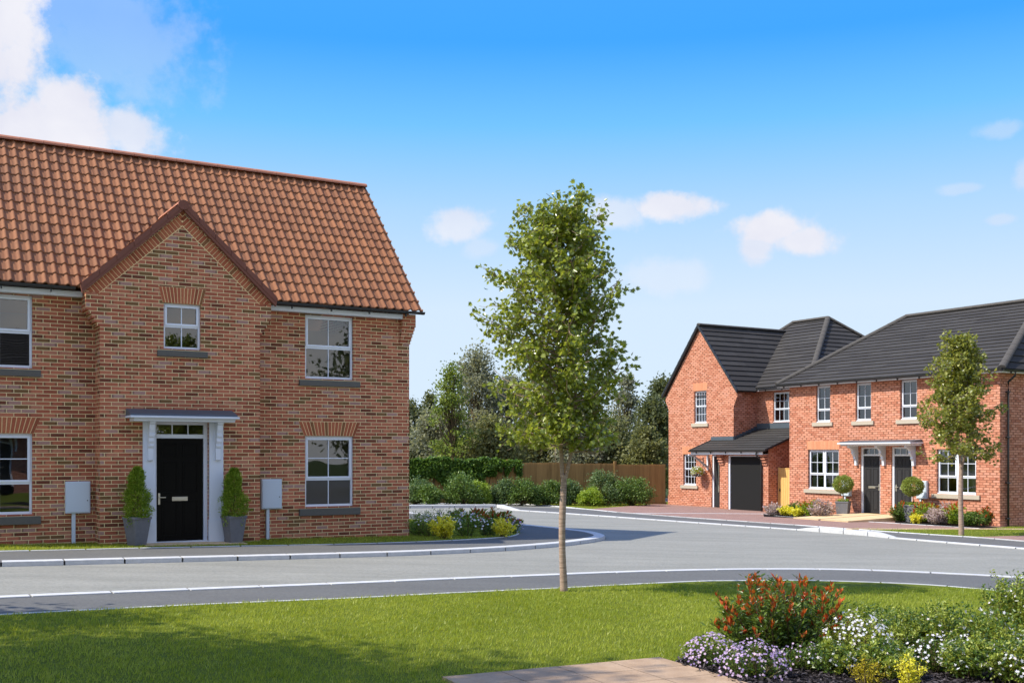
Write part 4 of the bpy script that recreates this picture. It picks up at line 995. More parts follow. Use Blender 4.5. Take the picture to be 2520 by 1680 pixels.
def cone_plant(loc,rz,seed,label):
    rng=np.random.default_rng(seed); root=empty('potted_conifer',loc,rz,label=label,cat='potted plant',group='conical topiaries in square pots flanking the black door')
    pot(root,.24,.36,.54,M['pot']); h=.93
    n=6500; t=rng.random(n)**.8; r=(.215*(1-t)**.55+.02)*(1+.16*np.sin(t*23+seed+2*np.sin(t*5))+.17*rng.normal(size=n)); th=rng.random(n)*6.283; r=r*(1+.22*np.sin(th*3+t*27+seed)*np.sin(t*17+th)); rr=r*np.sqrt(rng.uniform(.45,1,n))
    P=np.stack([rr*np.cos(th)+.02*np.sin(t*7),rr*np.sin(th),.52+t*h],1); D=np.stack([np.cos(th)*.8,np.sin(th)*.8,np.full(n,.6)],1)+rng.normal(size=(n,3))*.5
    T=Tubes(); T.add([[0,0,.4],[.01,0,.9],[0,0,1.35]],[.02,.014,.005]); T.build('stem',M['stem'],root)
    cloud('foliage',P,M['conifer'],root,.055,.30,'diamond',rng=rng,D=D)
    n=350; th=rng.random(n)*6.283; q=.2*rng.uniform(.8,1.1,n); z=.54-rng.random(n)**1.6*.20*(np.sin(th*3+seed)>-.1); P=np.stack([q*np.cos(th),q*np.sin(th),z+.02],1)
    cloud('trailing_leaves',P,M['conifer'],root,.04,.5,'diamond',rng=rng,D=np.stack([np.cos(th),np.sin(th),-np.ones(n)],1))
cone_plant(loc3(P1,A1,-.86,-.36,.0),A1+.42,3,'conical conifer in a grey square pot left of the black front door')
cone_plant(loc3(P1,A1,.98,-.33,.0),A1+.20,4,'conical conifer in a grey square pot right of the black front door')
def at2(px,d):
    o=np.array(PB)+np.array([.8592,.5118])*d; k=(px-CX)/F; tt=(k*o[1]-o[0])/(.5118+k*.8592)
    return loc3(PB,A2,tt,d,-.05)
def ball_plant(loc,rz,seed,label,potted=True):
    rng=np.random.default_rng(seed); root=empty('ball_topiary',loc,rz,label=label,cat='potted plant',group='ball topiaries by the twin dark doors')
    pot(root,.34,.44,.58,M['pot'])
    T=Tubes(); T.add(curve([0,0,.4],[0,0,1.02],rng,6,.03),np.linspace(.02,.014,6),8); T.build('stem',M['bark'],root)
    n=6500; d=rdir(n,rng); r=.32*rng.uniform(.70,1.06,n)*(1+.04*np.sin(d[:,0]*9)*np.sin(d[:,2]*8)); P=d*r[:,None]*np.array([1,1,.9])+np.array([0,0,1.17])
    cloud('foliage',P,M['box'],root,.05,.42,'diamond',rng=rng,D=d+rng.normal(size=(n,3))*.5)
    n=350; P=np.stack([rng.uniform(-.2,.2,n),rng.uniform(-.2,.2,n),.56+rng.random(n)*.09],1); cloud('underplanting',P,M['conifer'],root,.05,.4,'diamond',rng=rng)
ball_plant(at2(2075,-.62),A2+.5,5,'round clipped ball topiary in a grey pot left of the twin dark doors')
ball_plant(at2(2246,-.75),A2+.3,6,'round clipped ball topiary standing right of the second dark door above the bed')
# hanging basket
q=loc3(PC,A2,2.33,-.33); hb=empty('hanging_basket',(q[0],q[1],.72),A2,label='hanging basket of white flowers on the front wall of the gabled house',cat='hanging basket')
b=MB(); n=14; vs=[];fs=[]
for i in range(6):
    t=math.pi/2*i/5; 
    for k in range(n): vs.append((.20*math.sin(t)*math.cos(6.283*k/n),.20*math.sin(t)*math.sin(6.283*k/n),.16*(1-math.cos(t))))
for i in range(5):
    for k in range(n): fs.append((i*n+k,i*n+(k+1)%n,(i+1)*n+(k+1)%n,(i+1)*n+k))
b.add(vs,fs); b.build('basket',M['gutter'],hb)
b=MB(); b.tube([(0,.32,.75),(0,.0,.78)],.012); b.box(-.02,.02,.31,.33,.45,.85)
for k in range(3): b.tube([(.19*math.cos(k*2.1),.19*math.sin(k*2.1),.17),(0,0,.76)],.004,n=4)
b.build('bracket_and_chains',M['gutter'],hb)
rng=np.random.default_rng(31); d=rdir(900,rng,.4); cloud('foliage',d*rng.uniform(.6,1.1,900)[:,None]*np.array([.27,.27,.2])+np.array([0,0,.22]),M['greenarch'],hb,.06,.6,rng=rng)
d=rdir(140,rng,.3); P=d*np.array([.29,.29,.22])+np.array([0,0,.23]); V,Fs,R=leaves(P,rdir(140,rng),d,np.full(140,.06),np.full(140,.06),'flower',rng); link('blossom',mesh_np('blossom',V,Fs,R),M['whitefl'],hb)
# side gate
gt=empty('timber_gate',loc3(PC,A2,7.12,-.33),A2,label='pale pine boarded side gate between the garage and the hipped houses',cat='gate')
z=lambda v:v-gt.location.z
b=MB()
for i in range(9): x=.05+i*.108; b.box(x,x+.102,0,.022,z(-.46),z(1.13))
b.build('boards',M['gatewood'],gt,bevel=.004)
b=MB(); b.box(-.005,.045,-.02,.05,z(-.56),z(1.19)); b.box(1.03,1.09,-.02,.05,z(-.56),z(1.19)); b.box(.046,1.029,-.012,.03,z(1.131),z(1.165)); b.build('frame',M['gatewood'],gt,bevel=.004)
b=MB(); b.box(.08,.115,-.02,-.001,z(.25),z(.38)); b.tube([(.097,-.05,z(.31)),(.097,-.0,z(.31))],.02,n=10); b.build('latch',M['gutter'],gt)
# ================================================================== FENCE
fr_=gp(1645,1241)[:2]; FR=np.array([6.90,49.15]); FL=np.array([-9.6,44.6]); d=FR-FL; Lf=np.linalg.norm(d); t=d/Lf; Af=math.atan2(t[1],t[0])
fen=empty('timber_fence',(FL[0],FL[1],0),Af,label='brown closeboard timber fence running behind the shrubs to the gabled house',cat='fence')
np_=7; sp=Lf/np_
for i in range(np_):
    b=MB(); x0=i*sp; c=FL+t*(x0+sp/2); g=float(G(*c))-.06; nb=int(sp/.115)
    for k in range(nb):
        a=x0+.06+(sp-.12)*k/nb; w=(sp-.12)/nb; hh=1.78+random.uniform(-.006,.01)
        b.prism([(a,-.0,g-.1),(a+w*1.12,-.016,g-.1),(a+w*1.12,-.016,g+hh),(a,-.0,g+hh)],(0,.012,0))
    b.box(x0,x0+sp,-.03,.0,g-.12,g+.10,.1)
    b.build('fence_panel',M['wood'],fen)
    if i: 
        b=MB(); b.box(x0-.055,x0+.055,-.06,.05,g-.3,g+1.92); b.build('fence_post',M['wood'],fen,bevel=.008)
# ivy over the left part
iv=empty('ivy_hedge',(FL[0],FL[1],0),Af,label='dense dark green ivy covering the top of the fence behind the left shrubs',cat='ivy')
rng=np.random.default_rng(41); n=30000; x=rng.uniform(.2,10.35,n)
top=1.86+.05*np.sin(x*3)+.03*np.sin(x*11); ends=np.where(x>9.2,1.35+.2*np.sin(x*9),.62+.35*np.sin(x*1.3)+.2*np.sin(x*4.1)); ends=np.where(x>8.7,np.maximum(ends,1.2),ends)
u=rng.random(n); zz=ends+(top-ends)*u; yy=-.03-rng.random(n)*.22*np.sin(np.pi*np.clip(u*.8+.15,0,1))-.0
yb=rng.random(n)<.15; yy=np.where(yb,rng.uniform(-.1,.25,n),yy); zz=np.where(yb,top+rng.uniform(-.05,.05,n),zz)
gx=np.array([float(G(*(FL+t*xx))) for xx in np.linspace(0,Lf,30)]); zz+=np.interp(x,np.linspace(0,Lf,30),gx)-.06
keep=~((x>9.3)&(np.sin(x*14)>.2)&(u<.7)); P=np.stack([x,yy,zz],1)[keep]
D=rng.normal(size=(len(P),3))*.5+np.array([0,-.6,-.5]); cloud('foliage',P,M['ivy'],iv,.105,.9,'diamond',rng=rng,D=D,flat=0.)
T=Tubes()
for i in range(24): xx=.4+i*.4; T.add(curve([xx,-.03,-.3],[xx+rng.normal()*.4,-.06,1.2],rng,6,.1),np.linspace(.02,.008,6),4)
T.build('stems',M['stem'],iv)
# ================================================================== PLANTING
def bush(px,py,hpx,wpx,mat,seed,label,leaf=.08,nl=6000,asp=.6,name='shrub',cat='shrub',dY=0,group=None):
    g=gp(px,py); s=F/g.y; rng=np.random.default_rng(seed); h=hpx/s*.95; r=wpx/s/2*1.12
    root=empty(name,(g.x,g.y,g.z-.05),label=label,cat=cat,group=group); T=Tubes(); P=[];nc=34
    for i in range(nc):
        th=rng.random()*6.283; q=math.sqrt(rng.random()); z=h*(1-.45*q**3)*rng.uniform(.25,.97)
        c=np.array([r*q*math.cos(th)*.92,r*.8*q*math.sin(th),z]); T.add(curve([0,0,0],c,rng,5,.15),np.linspace(.014,.004,5),4)
        k=int(nl/nc*rng.uniform(.6,1.4)); P.append(c+rng.normal(size=(k,3))*np.array([.19*r,.17*r,.1*h]))
    P=np.concatenate(P); P[:,2]=np.abs(P[:,2]); P=P[P[:,2]<h*1.12]
    T.build('stems',M['stem'],root); cloud('foliage',P,mat,root,leaf,asp,'diamond',rng=rng)
    return root
GS='shrubs planted along the foot of the fence'
bush(1022,1238,68,70,M['shrub_b'],60,'grey green shrub against the brick corner below the ivy',group=GS)
bush(1058,1240,52,60,M['shrub_a'],61,'low mid green shrub beside the brick corner, in front of the grey green one',group=GS)
bush(1140,1240,80,78,M['shrub_a'],62,'tall variegated green shrub below the ivy with bare fence to its left',group=GS)
bush(1180,1239,58,44,M['shrub_y'],63,'small lime green shrub at the right flank of the tall variegated shrub',group=GS)
bush(1238,1239,66,56,M['shrub_b'],64,'blue green shrub at the right end of the ivy',group=GS)
bush(1283,1240,66,66,M['shrub_a'],65,'rounded deep green shrub between the ivy and the street tree trunk',group=GS)
bush(1347,1240,60,70,M['shrub_a'],66,'bright topped green shrub just left of the street tree trunk',group=GS)
bush(1402,1240,70,46,M['shrub_b'],67,'glaucous shrub showing just right of the street tree trunk',group=GS)
bush(1455,1242,46,54,M['shrub_y'],68,'low lime green shrub right of the tree trunk in front of a darker bush',group=GS)
bush(1487,1240,82,78,M['shrub_b'],69,'tallest dark blue green shrub standing against the bare fence',group=GS)
bush(1555,1241,70,88,M['shrub_a'],70,'broad green shrub furthest right along the bare fence',group=GS)
# near mixed bed beside the house (behind the footpath corner)
def dp_(px,py,*a,**k):
    g=gp(px,py); return (g.x,g.y,g.z+.0)
GB='plants in the bed beside the clay roofed house'
mid=[(1040,1318,'meadow_plant','tall loose green perennial next to the brick corner of the clay roofed house',.62,.45,.50,M['meadow'],1200,.09,.16,None,0,None,0),
(1090,1300,'meadow_plant','blue flowered loose green perennial behind the left yellow bush',.7,.5,.46,M['meadow'],1300,.08,.2,M['aster'],24,None,0),
(1160,1298,'red_tipped_shrub','red tipped shrub in the middle at the back of the bed beside the house',.78,.5,.46,M['meadow'],2600,.07,.4,None,0,M['redtip'],1100),
(1225,1308,'red_tipped_shrub','red tipped shrub at the road end of the bed beside the house',.60,.45,.50,M['meadow'],2600,.07,.4,None,0,M['redtip'],1100),
(1058,1319,'daisy_plant','pale blue daisy clump left of the yellow bush near the brick corner',.42,.3,.46,M['meadow'],500,.06,.3,M['whitefl'],50,None,0),
(1150,1319,'daisy_plant','white daisy mound between the two yellow bushes by the house corner',.42,.34,.52,M['meadow'],1300,.05,.35,M['whitefl'],110,None,0),
(1198,1319,'daisy_plant','dark green daisy mound right of the white daisy mound',.3,.3,.40,M['photinia'],900,.05,.35,M['whitefl'],40,None,0),
(1260,1312,'daisy_plant','small blue and white daisies at the tip of the house side bed',.28,.3,.36,M['meadow'],500,.05,.35,M['aster'],80,None,0)]
for i,(px,py,nm,lb,rx,ry,h,lm,nl,lf,asp,fm,nf,tm,nt) in enumerate(mid):
    dome_plant(nm,dp_(px,py),lb,'flowering plant' if fm else 'shrub',rx,ry,h*1.1,100+i,lm,nl,lf,asp,fm,nf,.055,tm,nt,.06,26,group=GB)
def sprays(name,loc,label,cat,r,h,seed,mat,n=16,leaf=.028,per=46,group=None,stem=M['stem'],lean=.7):
    rng=np.random.default_rng(seed); root=empty(name,loc,label=label,cat=cat,group=group); T=Tubes(); P=[]; D=[]
    for i in range(n):
        th=rng.random()*6.283; q=rng.random()**.6; e=np.array([r*q*math.cos(th),r*q*math.sin(th),h*(1-.35*q)*rng.uniform(.7,1.05)])
        c=curve([e[0]*.15,e[1]*.15,-.02],e,rng,7,.14); T.add(c,np.linspace(.005,.0018,7),4)
        for j in range(4):
            s=rng.uniform(.35,.95); p0=np.array([np.interp(s,np.linspace(0,1,7),c[:,a]) for a in range(3)]); p1=p0+rng.normal(size=3)*np.array([.08,.08,.05])*(r+.1)*2+np.array([0,0,.06*h]); T.add([p0,(p0+p1)/2,p1],[.0022,.0018,.001],3)
            k=per//5; w=rng.random(k)[:,None]; P.append(p0+(p1-p0)*w+rng.normal(size=(k,3))*.008); D.append(rng.normal(size=(k,3))+np.array([0,0,.4]))
        k=per; s=rng.uniform(.25,1,k); p=np.stack([np.interp(s,np.linspace(0,1,7),c[:,a]) for a in range(3)],1); P.append(p+rng.normal(size=(k,3))*.012); D.append(rng.normal(size=(k,3))+np.array([0,0,.4]))
    T.build('stems',stem,root); cloud('blossom' if mat is M['yellow'] else 'foliage',np.concatenate(P),mat,root,leaf,.6,'diamond',rng=rng,D=np.concatenate(D)); return root
sprays('yellow_flowering_shrub',dp_(1092,1325),'bright yellow flowering bush at the front left of the bed beside the house','flowering shrub',.30,.56,201,M['yellow'],24,.05,60,group=GB)
sprays('yellow_flowering_shrub',dp_(1238,1321),'paler yellow flowering bush at the corner of the footpath beside the house','flowering shrub',.34,.48,202,M['yellow'],20,.045,50,group=GB)
# foreground bed
GF='plants in the near flower bed'
def gq(px,py): g=gp(px,py); return (g.x,g.y,g.z+.01)
dome_plant('red_tipped_shrub',gq(1915,1612),'large shrub with orange red leaf tips in the near flower bed','shrub',.62,.48,.58,301,M['photinia'],11000,.050,.34,None,0,.0,M['redtip'],1700,.048,120,group=GF,sharp=.25,vary=(.45,1.22))
dome_plant('aster_clump',gq(1752,1640),'lilac aster mound left of the red tipped shrub, nearest the lawn','flowering plant',.26,.22,.26,302,M['photinia'],1500,.030,.4,M['aster'],480,.024,None,0,stems=40,group=GF,sharp=.6,flow_low=.1)
dome_plant('aster_clump',gq(1855,1668),'lilac aster mound in front of the red tipped shrub by the paving corner','flowering plant',.29,.22,.28,303,M['photinia'],1500,.030,.4,M['aster'],560,.024,None,0,stems=40,group=GF,sharp=.6,flow_low=.1)
dome_plant('aster_clump',gq(1975,1650),'sparse lilac asters in the shade at the foot of the red tipped shrub','flowering plant',.22,.18,.22,313,M['photinia'],1100,.030,.4,M['aster'],120,.022,None,0,stems=30,group=GF,sharp=.6,flow_low=.1)
dome_plant('white_flowering_shrub',gq(2105,1632),'white flowering mound directly right of the red tipped shrub','flowering shrub',.30,.24,.42,304,M['greenarch'],2400,.028,.45,M['whitefl'],420,.030,None,0,stems=44,group=GF,sharp=.5,flow_low=.2)
def arching(name,loc,label,cat,r,h,seed,nfl=160,n=34,group=GF,shootn=5):
    root=sprays(name,loc,label,cat,r,h,seed,M['greenarch'],n,.026,130,group=group); rng=np.random.default_rng(seed+1)
    th=rng.random(nfl)*6.283; q=np.sqrt(rng.random(nfl)); P=np.stack([r*q*np.cos(th),r*q*np.sin(th),h*(1-.45*q)*rng.uniform(.45,1.02,nfl)],1); k=np.sin(P[:,0]*17+seed)+np.sin(P[:,2]*15)+rng.normal(size=nfl)*.6>-.2; P=P[k]
    V,Fs,R=leaves(P,rdir(len(P),rng),P/np.array([r,r,h])+rng.normal(size=P.shape)*.4+np.array([0,-.4,.4]),.03*(.7+.6*rng.random(len(P))),.03*(.7+.6*rng.random(len(P))),'flower',rng)
    link('blossom',mesh_np('blossom',V,Fs,R),M['whitefl'],root)
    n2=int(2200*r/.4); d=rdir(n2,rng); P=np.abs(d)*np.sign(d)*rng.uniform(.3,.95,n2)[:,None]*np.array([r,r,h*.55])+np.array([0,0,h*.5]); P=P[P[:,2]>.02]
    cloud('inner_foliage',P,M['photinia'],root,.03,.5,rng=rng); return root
arching('white_flowering_shrub',gq(2215,1622),'loose light green shrub dotted with white flowers behind the yellow bush','flowering shrub',.40,.44,305,150)
arching('white_flowering_shrub',gq(2330,1622),'taller light green shrub with pink and white flowers near the middle right of the bed','flowering shrub',.40,.50,306,190)
arching('white_flowering_shrub',gq(2435,1640),'white flowering shrub spilling forward beside the right edge of the photo','flowering shrub',.36,.46,307,330)
arching('white_flowering_shrub',gq(2510,1612),'tallest arching green shrub at the right edge, reaching over the footpath','flowering shrub',.38,.76,308,90,n=44)
arching('white_flowering_shrub',gq(2130,1580),'low airy green shrub behind the white mound against the lawn','flowering shrub',.30,.36,309,90,n=20)
dome_plant('white_flowering_shrub',gq(2300,1655),'low pinkish white flower clump in the front row right of the bright yellow bush','flowering shrub',.22,.2,.30,310,M['photinia'],1300,.028,.45,M['whitefl'],130,.028,None,0,stems=30,group=GF)
sprays('yellow_flowering_shrub',gq(2232,1716),'bright yellow sprig bush at the front edge of the near flower bed','flowering shrub',.15,.34,311,M['yellow'],12,.020,60,group=GF)
sprays('yellow_flowering_shrub',gq(2130,1690),'darker golden sprig bush shaded under the white mound','flowering shrub',.16,.24,312,M['golden'],12,.018,44,group=GF)
arching('white_flowering_shrub',gq(2040,1658),'small green and white plant in the gap below the red tipped shrub','flowering shrub',.24,.26,314,70,n=16)
arching('white_flowering_shrub',gq(2175,1668),'low leafy plant directly behind the bright yellow sprigs','flowering shrub',.26,.30,315,70,n=18)
arching('white_flowering_shrub',gq(2385,1672),'leafy plant with bare pale stems in the front row','flowering shrub',.26,.34,316,90,n=18)
arching('white_flowering_shrub',gq(2500,1684),'white flowered plant in the bottom right corner of the photo','flowering shrub',.28,.36,317,220,n=20)
# bark chips
rng=np.random.default_rng(51); n=26000; P=np.stack([rng.uniform(.9,6,n),rng.uniform(7.2,10,n)],1); P=P[inpoly(P,bedN)]; n=len(P)
P3=np.stack([P[:,0],P[:,1],G(P[:,0],P[:,1])+.014+rng.random(n)*.018],1); D=rng.normal(size=(n,3)); D[:,2]*=.25
V,Fs,R=leaves(P3,D,rdir(n,rng,1.5),.022+.04*rng.random(n),.010+.012*rng.random(n),'diamond',rng)
tag(link('bark_mulch',mesh_np('bark_mulch',V,Fs,R),M['chip']),'dark bark chips covering the near flower bed','mulch',kind='stuff')
# far beds
GH='plants in the beds in front of the hipped and gabled houses'
def lp(x,y): q=loc3(PB,A2,x,y); return (q[0],q[1],q[2]-.03)
far=[(1902,1267,'heather_clump','lilac grey heather at the left end of the bed by the side gate',.40,.32,.44,M['heather'],1300,None),
(1994,1271,'red_tipped_shrub','orange tipped green bush under the left ground floor window',.46,.38,.60,M['shrub_y'],1500,M['redtip']),
(2022,1274,'silver_shrub','silvery white bush under the right half of the left ground floor window',.50,.36,.62,M['heather'],2100,None),
(1962,1267,'green_shrub','small green bush at the foot of the left corner of the hipped houses',.34,.28,.50,M['shrub_a'],1000,None),
(2228,1283,'red_tipped_shrub','big green bush with orange tips in front of the second dark door',.54,.42,.66,M['shrub_a'],2600,M['redtip']),
(2278,1286,'red_tipped_shrub','orange tipped bush below the right meter cabinet',.46,.36,.70,M['shrub_y'],1700,M['redtip']),
(2310,1290,'heather_clump','mauve heather mound left of the young tree stem',.48,.36,.50,M['heather'],2200,None),
(2324,1289,'silver_shrub','pale silver bush behind the mauve heather mound',.46,.34,.68,M['heather'],1600,None),
(2354,1292,'red_tipped_shrub','orange tipped bush right of the young tree stem',.46,.36,.66,M['shrub_y'],1700,M['redtip']),
(2388,1294,'green_shrub','low mid green bush right of the young tree stem',.48,.34,.46,M['shrub_a'],1700,None),
(2428,1292,'red_tipped_shrub','last orange tipped bush at the right corner of the hipped houses',.34,.28,.60,M['shrub_a'],1200,M['redtip'])]
for i,(x,y,nm,lb,rx,ry,h,lm,nl,tm) in enumerate(far):
    dome_plant(nm,gp(x,y,-.03),lb,'shrub',rx,ry,h,400+i,lm,nl,.075,.5,None,0,.0,tm,330 if tm else 0,.075,26,group=GH,sharp=.45)
sprays('yellow_flowering_shrub',gp(1933,1268,-.03),'yellow bush beside the lilac heather, near the side gate','flowering shrub',.34,.36,451,M['yellow'],26,.06,44,group=GH)
sprays('yellow_flowering_shrub',gp(1966,1270,-.03),'yellow bush in front of the left corner of the hipped houses','flowering shrub',.32,.34,452,M['yellow'],26,.06,44,group=GH)
sprays('yellow_flowering_shrub',gp(2256,1288,-.03),'small yellow bush in front of the second dark door bed','flowering shrub',.22,.34,453,M['yellow'],20,.055,40,group=GH)
for pp in ([(1878,1262),(1880,1268),(2040,1275),(2052,1262),(1942,1262)],[(2208,1268),(2202,1283),(2300,1290),(2411,1297),(2458,1294)]): sheet('flower_bed',[tuple(gp(a,b)[:2]) for a,b in pp],-.028,M['mulch'])
# ================================================================== TREES
z0=float(G(.64,14.17))
env1=lambda z:float(np.interp(z,[1.8,1.95,2.2,2.5,2.9,3.3,3.6,4.0,4.4,4.8,5.1,5.32],[.24,.52,.86,1.0,1.04,1.06,1.02,.94,.80,.66,.50,.34]))
young_tree('street_tree',(.66,14.17,z0),'tall young maple with leafy crown and bare stem on the near lawn','tree',env1,1.50,5.02,.044,135,.060,M['maple'],21,1.7,tw=8,lp=17,group='young street trees')
g=gp(2365,1312)
env2=lambda z:float(np.interp(z,[1.55,1.8,2.1,2.4,2.8,3.2,3.7,4.2,4.7,5.3],[1.1,1.5,1.5,1.2,1.12,1.12,.95,.76,.64,.4]))
young_tree('street_tree',(g.x,g.y,g.z),'smaller looking young tree on the far verge in front of the hipped houses','tree',env2,1.80,5.22,.062,90,.080,M['maple2'],27,1.6,tw=8,lp=15,group='young street trees')
GT='woodland trees beyond the fence'
def bg(px,Y,ytop,wpx,mat,seed,label,nl=9000,leaf=.17,low=.08,**k):
    x=(px-CX)/F*Y; z=float(G(x,Y)); h=EYE+(HZ-ytop)/F*Y-z; woodland_tree('woodland_tree',(x,Y,z-.1),label,'tree',h,wpx/F*Y/2,mat,seed,nl,leaf,low,group=GT,**k)
bg(1005,60,985,130,M['bg_dark'],71,'dark tree rising directly beside the clay roofed house corner',8000)
bg(1058,66,968,70,M['bg_dark'],72,'small dark tree top left of the bright green tree',4000)
bg(1112,53,893,100,M['bg_green'],73,'bright green narrow tree standing in front of the grey ones',5200,.13,.25)
bg(1075,56,1010,150,M['bg_grey'],74,'low grey leaved tree under the bright green tree',9000)
bg(1172,60,868,150,M['bg_grey'],75,'tall grey leaved tree left of the street tree crown',13000,.15)
bg(1250,62,930,150,M['bg_grey'],76,'grey tree half hidden behind the left of the street tree crown',11000)
bg(1215,55,1035,170,M['bg_olive'],77,'low olive bush tree above the ivy end',9000)
bg(1330,58,1000,150,M['bg_olive'],78,'olive green tree directly behind the street tree crown',9000)
bg(1345,68,925,170,M['bg_grey'],79,'far grey tree behind the street tree crown',9000)
bg(1420,56,1030,150,M['bg_grey'],80,'low grey tree right of the street tree fork',9000)
bg(1430,68,985,110,M['bg_olive'],87,'olive tree behind the low grey one, right of the street tree crown',6000)
bg(1540,64,925,100,M['bg_grey'],81,'slim grey tree between the street tree crown and the gabled house',6000)
bg(1500,57,1040,150,M['bg_olive'],82,'wide low olive tree above the bare fence panels',10000)
bg(1605,60,985,130,M['bg_dark'],83,'dark tree touching the left wall of the gabled house',9000)
bg(1632,66,925,110,M['bg_dark'],84,'tall dark tree half behind the gabled house',8000)
bg(1590,55,1050,110,M['bg_olive'],85,'low olive bush tree beside the gabled house above the fence',7000)
bg(950,70,990,200,M['bg_dark'],86,'dark tree mostly hidden behind the clay roofed house',4000)
# trees standing outside the frame, left of the lawn and across the road to the right; they throw the soft shade on the lawn
def side_tree(x,y,h,r,seed,label,nl=9000,low=.3,leaf=.13,cl=40): woodland_tree('garden_tree',(x,y,float(G(x,y))),label,'tree',h,r,M['bg_dark'],seed,nl,leaf,low,clumps=cl,group='garden trees outside the photo')
side_tree(-8.4,7.2,6.8,2.3,91,'broad tree left of the lawn, outside the photo',14000,.35)
side_tree(-9.2,9.9,5.4,1.5,92,'slender tree left of the lawn near the footpath, outside the photo',3500,.4)
side_tree(-8.7,6.4,9.2,2.5,93,'tallest garden tree, left of the near lawn and outside the photo',8000,.42,.14)
side_tree(22,7,8,3.2,95,'large tree across the lawn to the right, outside the photo',7000,.15,.25)
side_tree(20,-5,6.2,2.8,96,'small round tree to the right behind the camera',5000,.15,.22)
side_tree(30,1,10,4,97,'large distant tree far right behind the camera',7000,.1,.3)
def copy_tree(o,parent=None):
    c=o.copy(); C.objects.link(c); c.parent=parent
    for ch in o.children: copy_tree(ch,c)
    return c
hb_=copy_tree(H2); hb_.location=(11.9,-2.1,.55); hb_.rotation_euler=(0,0,math.radians(216.7)); hb_['label']='orange brick pair of houses behind the camera, seen only reflected in the left windows'
# ================================================================== LIGHT, SKY, CAMERA
S=Vector((-.667,-.157,.728)).normalized(); EL=math.asin(S.z); ROT=math.atan2(S.x,S.y)
sun=bpy.data.lights.new('sun','SUN'); sun.energy=3.9; sun.angle=math.radians(.55); sun.color=(1.,.93,.82)
so=bpy.data.objects.new('sun',sun); C.objects.link(so); so.rotation_euler=(-S).to_track_quat('-Z','Y').to_euler()
w=bpy.data.worlds.new('World'); bpy.context.scene.world=w; w.use_nodes=True; t=w.node_tree; t.nodes.clear()
class WN(N):
    def __init__(s,tree): s.t=tree
k=WN(t)
sky=k.n('ShaderNodeTexSky',sky_type='NISHITA',sun_disc=False,sun_elevation=EL,sun_rotation=ROT%(2*math.pi),air_density=1.,dust_density=.6,ozone_density=2.2,altitude=0)
co=k.n('ShaderNodeTexCoord').outputs['Generated']; sx=k.n('ShaderNodeSeparateXYZ',ins={0:co})
hs=k.mix(1.,sky.outputs[0],(.34,.80,1.42,1),'MULTIPLY')
# pale haze towards the horizon
hz=k.n('ShaderNodeMapRange',interpolation_type='SMOOTHSTEP',ins={0:sx.outputs[2],1:.32,2:.55,3:1.,4:0.}).outputs[0]
low=k.ramp(sx.outputs[2],[(.0,(.60,.716,.83,1)),(.13,(.554,.684,.83,1)),(.215,(.36,.576,.83,1)),(.285,(.15,.465,.83,1)),(.35,(.048,.325,.83,1))])
low=k.n('ShaderNodeVectorMath',operation='SCALE',ins={0:low,'Scale':5.}).outputs[0]
hs=k.mix(hz,hs,low)
def pdir(px,py): return Vector(((px-CX)/F,1,-(py-HZ)/F)).normalized()
n1=k.n('ShaderNodeTexNoise',ins={'Vector':co,'Scale':9.,'Detail':7,'Roughness':.6,'Distortion':.25}).outputs['Fac']
n2=k.n('ShaderNodeTexNoise',ins={'Vector':co,'Scale':38.,'Detail':6,'Roughness':.62}).outputs['Fac']
wob=k.m_('ADD',k.m_('MULTIPLY',k.m_('SUBTRACT',n1,.5),1.5),k.m_('MULTIPLY',k.m_('SUBTRACT',n2,.5),1.5))
blobs=[(-110,60,215,330,1.),(60,310,300,120,1.15),(170,250,110,90,1.0),(315,325,95,75,.85),(1128,548,75,60,.72),(1520,525,80,42,.6),(1660,507,125,38,.95),(1900,565,110,50,1.05),(1975,590,95,45,.95),(1860,610,50,60,.8),(1650,680,110,50,.34),(2455,320,60,25,.3),(2365,465,50,16,.3),(2520,430,30,50,.4),(1180,610,50,30,.3),(240,80,260,200,.26),(2460,540,40,18,.35)]
acc=None
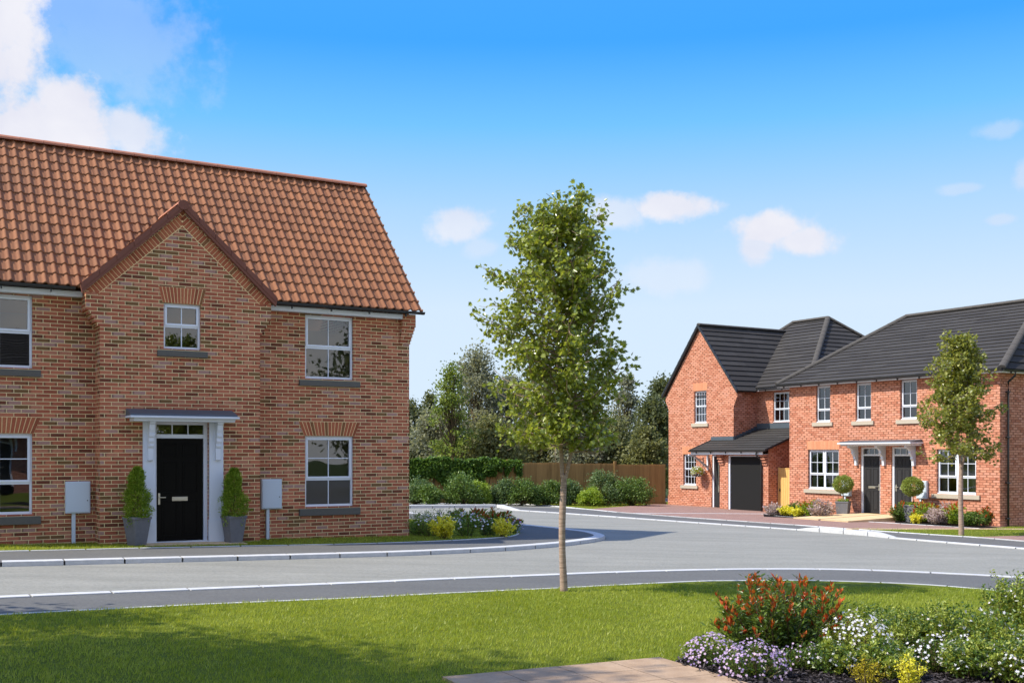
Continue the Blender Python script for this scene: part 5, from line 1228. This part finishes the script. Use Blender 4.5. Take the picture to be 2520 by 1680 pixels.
for (px,py,rx,ry,s) in blobs:
    d=pdir(px,py); v=k.n('ShaderNodeVectorMath',operation='SUBTRACT',ins={0:co,1:d}).outputs[0]
    v=k.n('ShaderNodeVectorMath',operation='MULTIPLY',ins={0:v,1:(F/rx*.95,0.,F/ry)}).outputs[0]
    l=k.n('ShaderNodeVectorMath',operation='LENGTH',ins={0:v}).outputs['Value']
    f=k.m_('MULTIPLY',k.m_('SUBTRACT',1.12,l),1.)
    f=k.m_('ADD',f,k.m_('MULTIPLY',wob,.85))
    f=k.m_('MULTIPLY',k.n('ShaderNodeMapRange',interpolation_type='SMOOTHSTEP',ins={0:f,1:.08,2:.68,3:0.,4:1.}).outputs[0],min(1,s))
    acc=f if acc is None else k.m_('MAXIMUM',acc,f)
front=k.m_('GREATER_THAN',sx.outputs[1],0.); acc=k.m_('MULTIPLY',acc,front)
# unseen clouds added behind the camera as pale fill light for shaded walls
vm=k.n('ShaderNodeMapping',ins={0:co,3:(1,1,2.4)}).outputs[0]
n3=k.n('ShaderNodeTexNoise',ins={'Vector':vm,'Scale':2.2,'Detail':8,'Roughness':.6}).outputs['Fac']
fill_clouds=k.m_('MULTIPLY',k.n('ShaderNodeMapRange',ins={0:n3,1:.42,2:.6,3:0.,4:.95}).outputs[0],k.n('ShaderNodeMapRange',ins={0:sx.outputs[1],1:.25,2:-.1,3:0.,4:1.}).outputs[0])
shade=k.ramp(n1,[(.35,(3.25,3.3,3.75,1)),(.65,(3.75,3.75,4.0,1))])
colr=k.mix(acc,hs,shade); colr=k.mix(fill_clouds,colr,(5.2,4.95,4.7,1))
bgd=k.n('ShaderNodeBackground',ins={0:colr,1:.15}); wo=k.n('ShaderNodeOutputWorld'); t.links.new(bgd.outputs[0],wo.inputs[0])
cam=bpy.data.cameras.new('camera'); cam.sensor_width=36; cam.lens=36*F/2520; cam.shift_y=(HZ-840)/2520; cam.clip_end=2000; cam.clip_start=.1
o=bpy.data.objects.new('camera',cam); C.objects.link(o); o.location=(0,0,EYE); o.rotation_euler=(math.pi/2,0,0); bpy.context.scene.camera=o
s=bpy.context.scene; s.view_settings.view_transform='Standard'; s.view_settings.look='None'; s.view_settings.exposure=.7; s.view_settings.gamma=1
s.cycles.max_bounces=6; s.cycles.diffuse_bounces=3; s.cycles.transparent_max_bounces=6; s.cycles.transmission_bounces=3; s.cycles.glossy_bounces=3
try: s.cycles.use_denoising=True
except Exception: pass
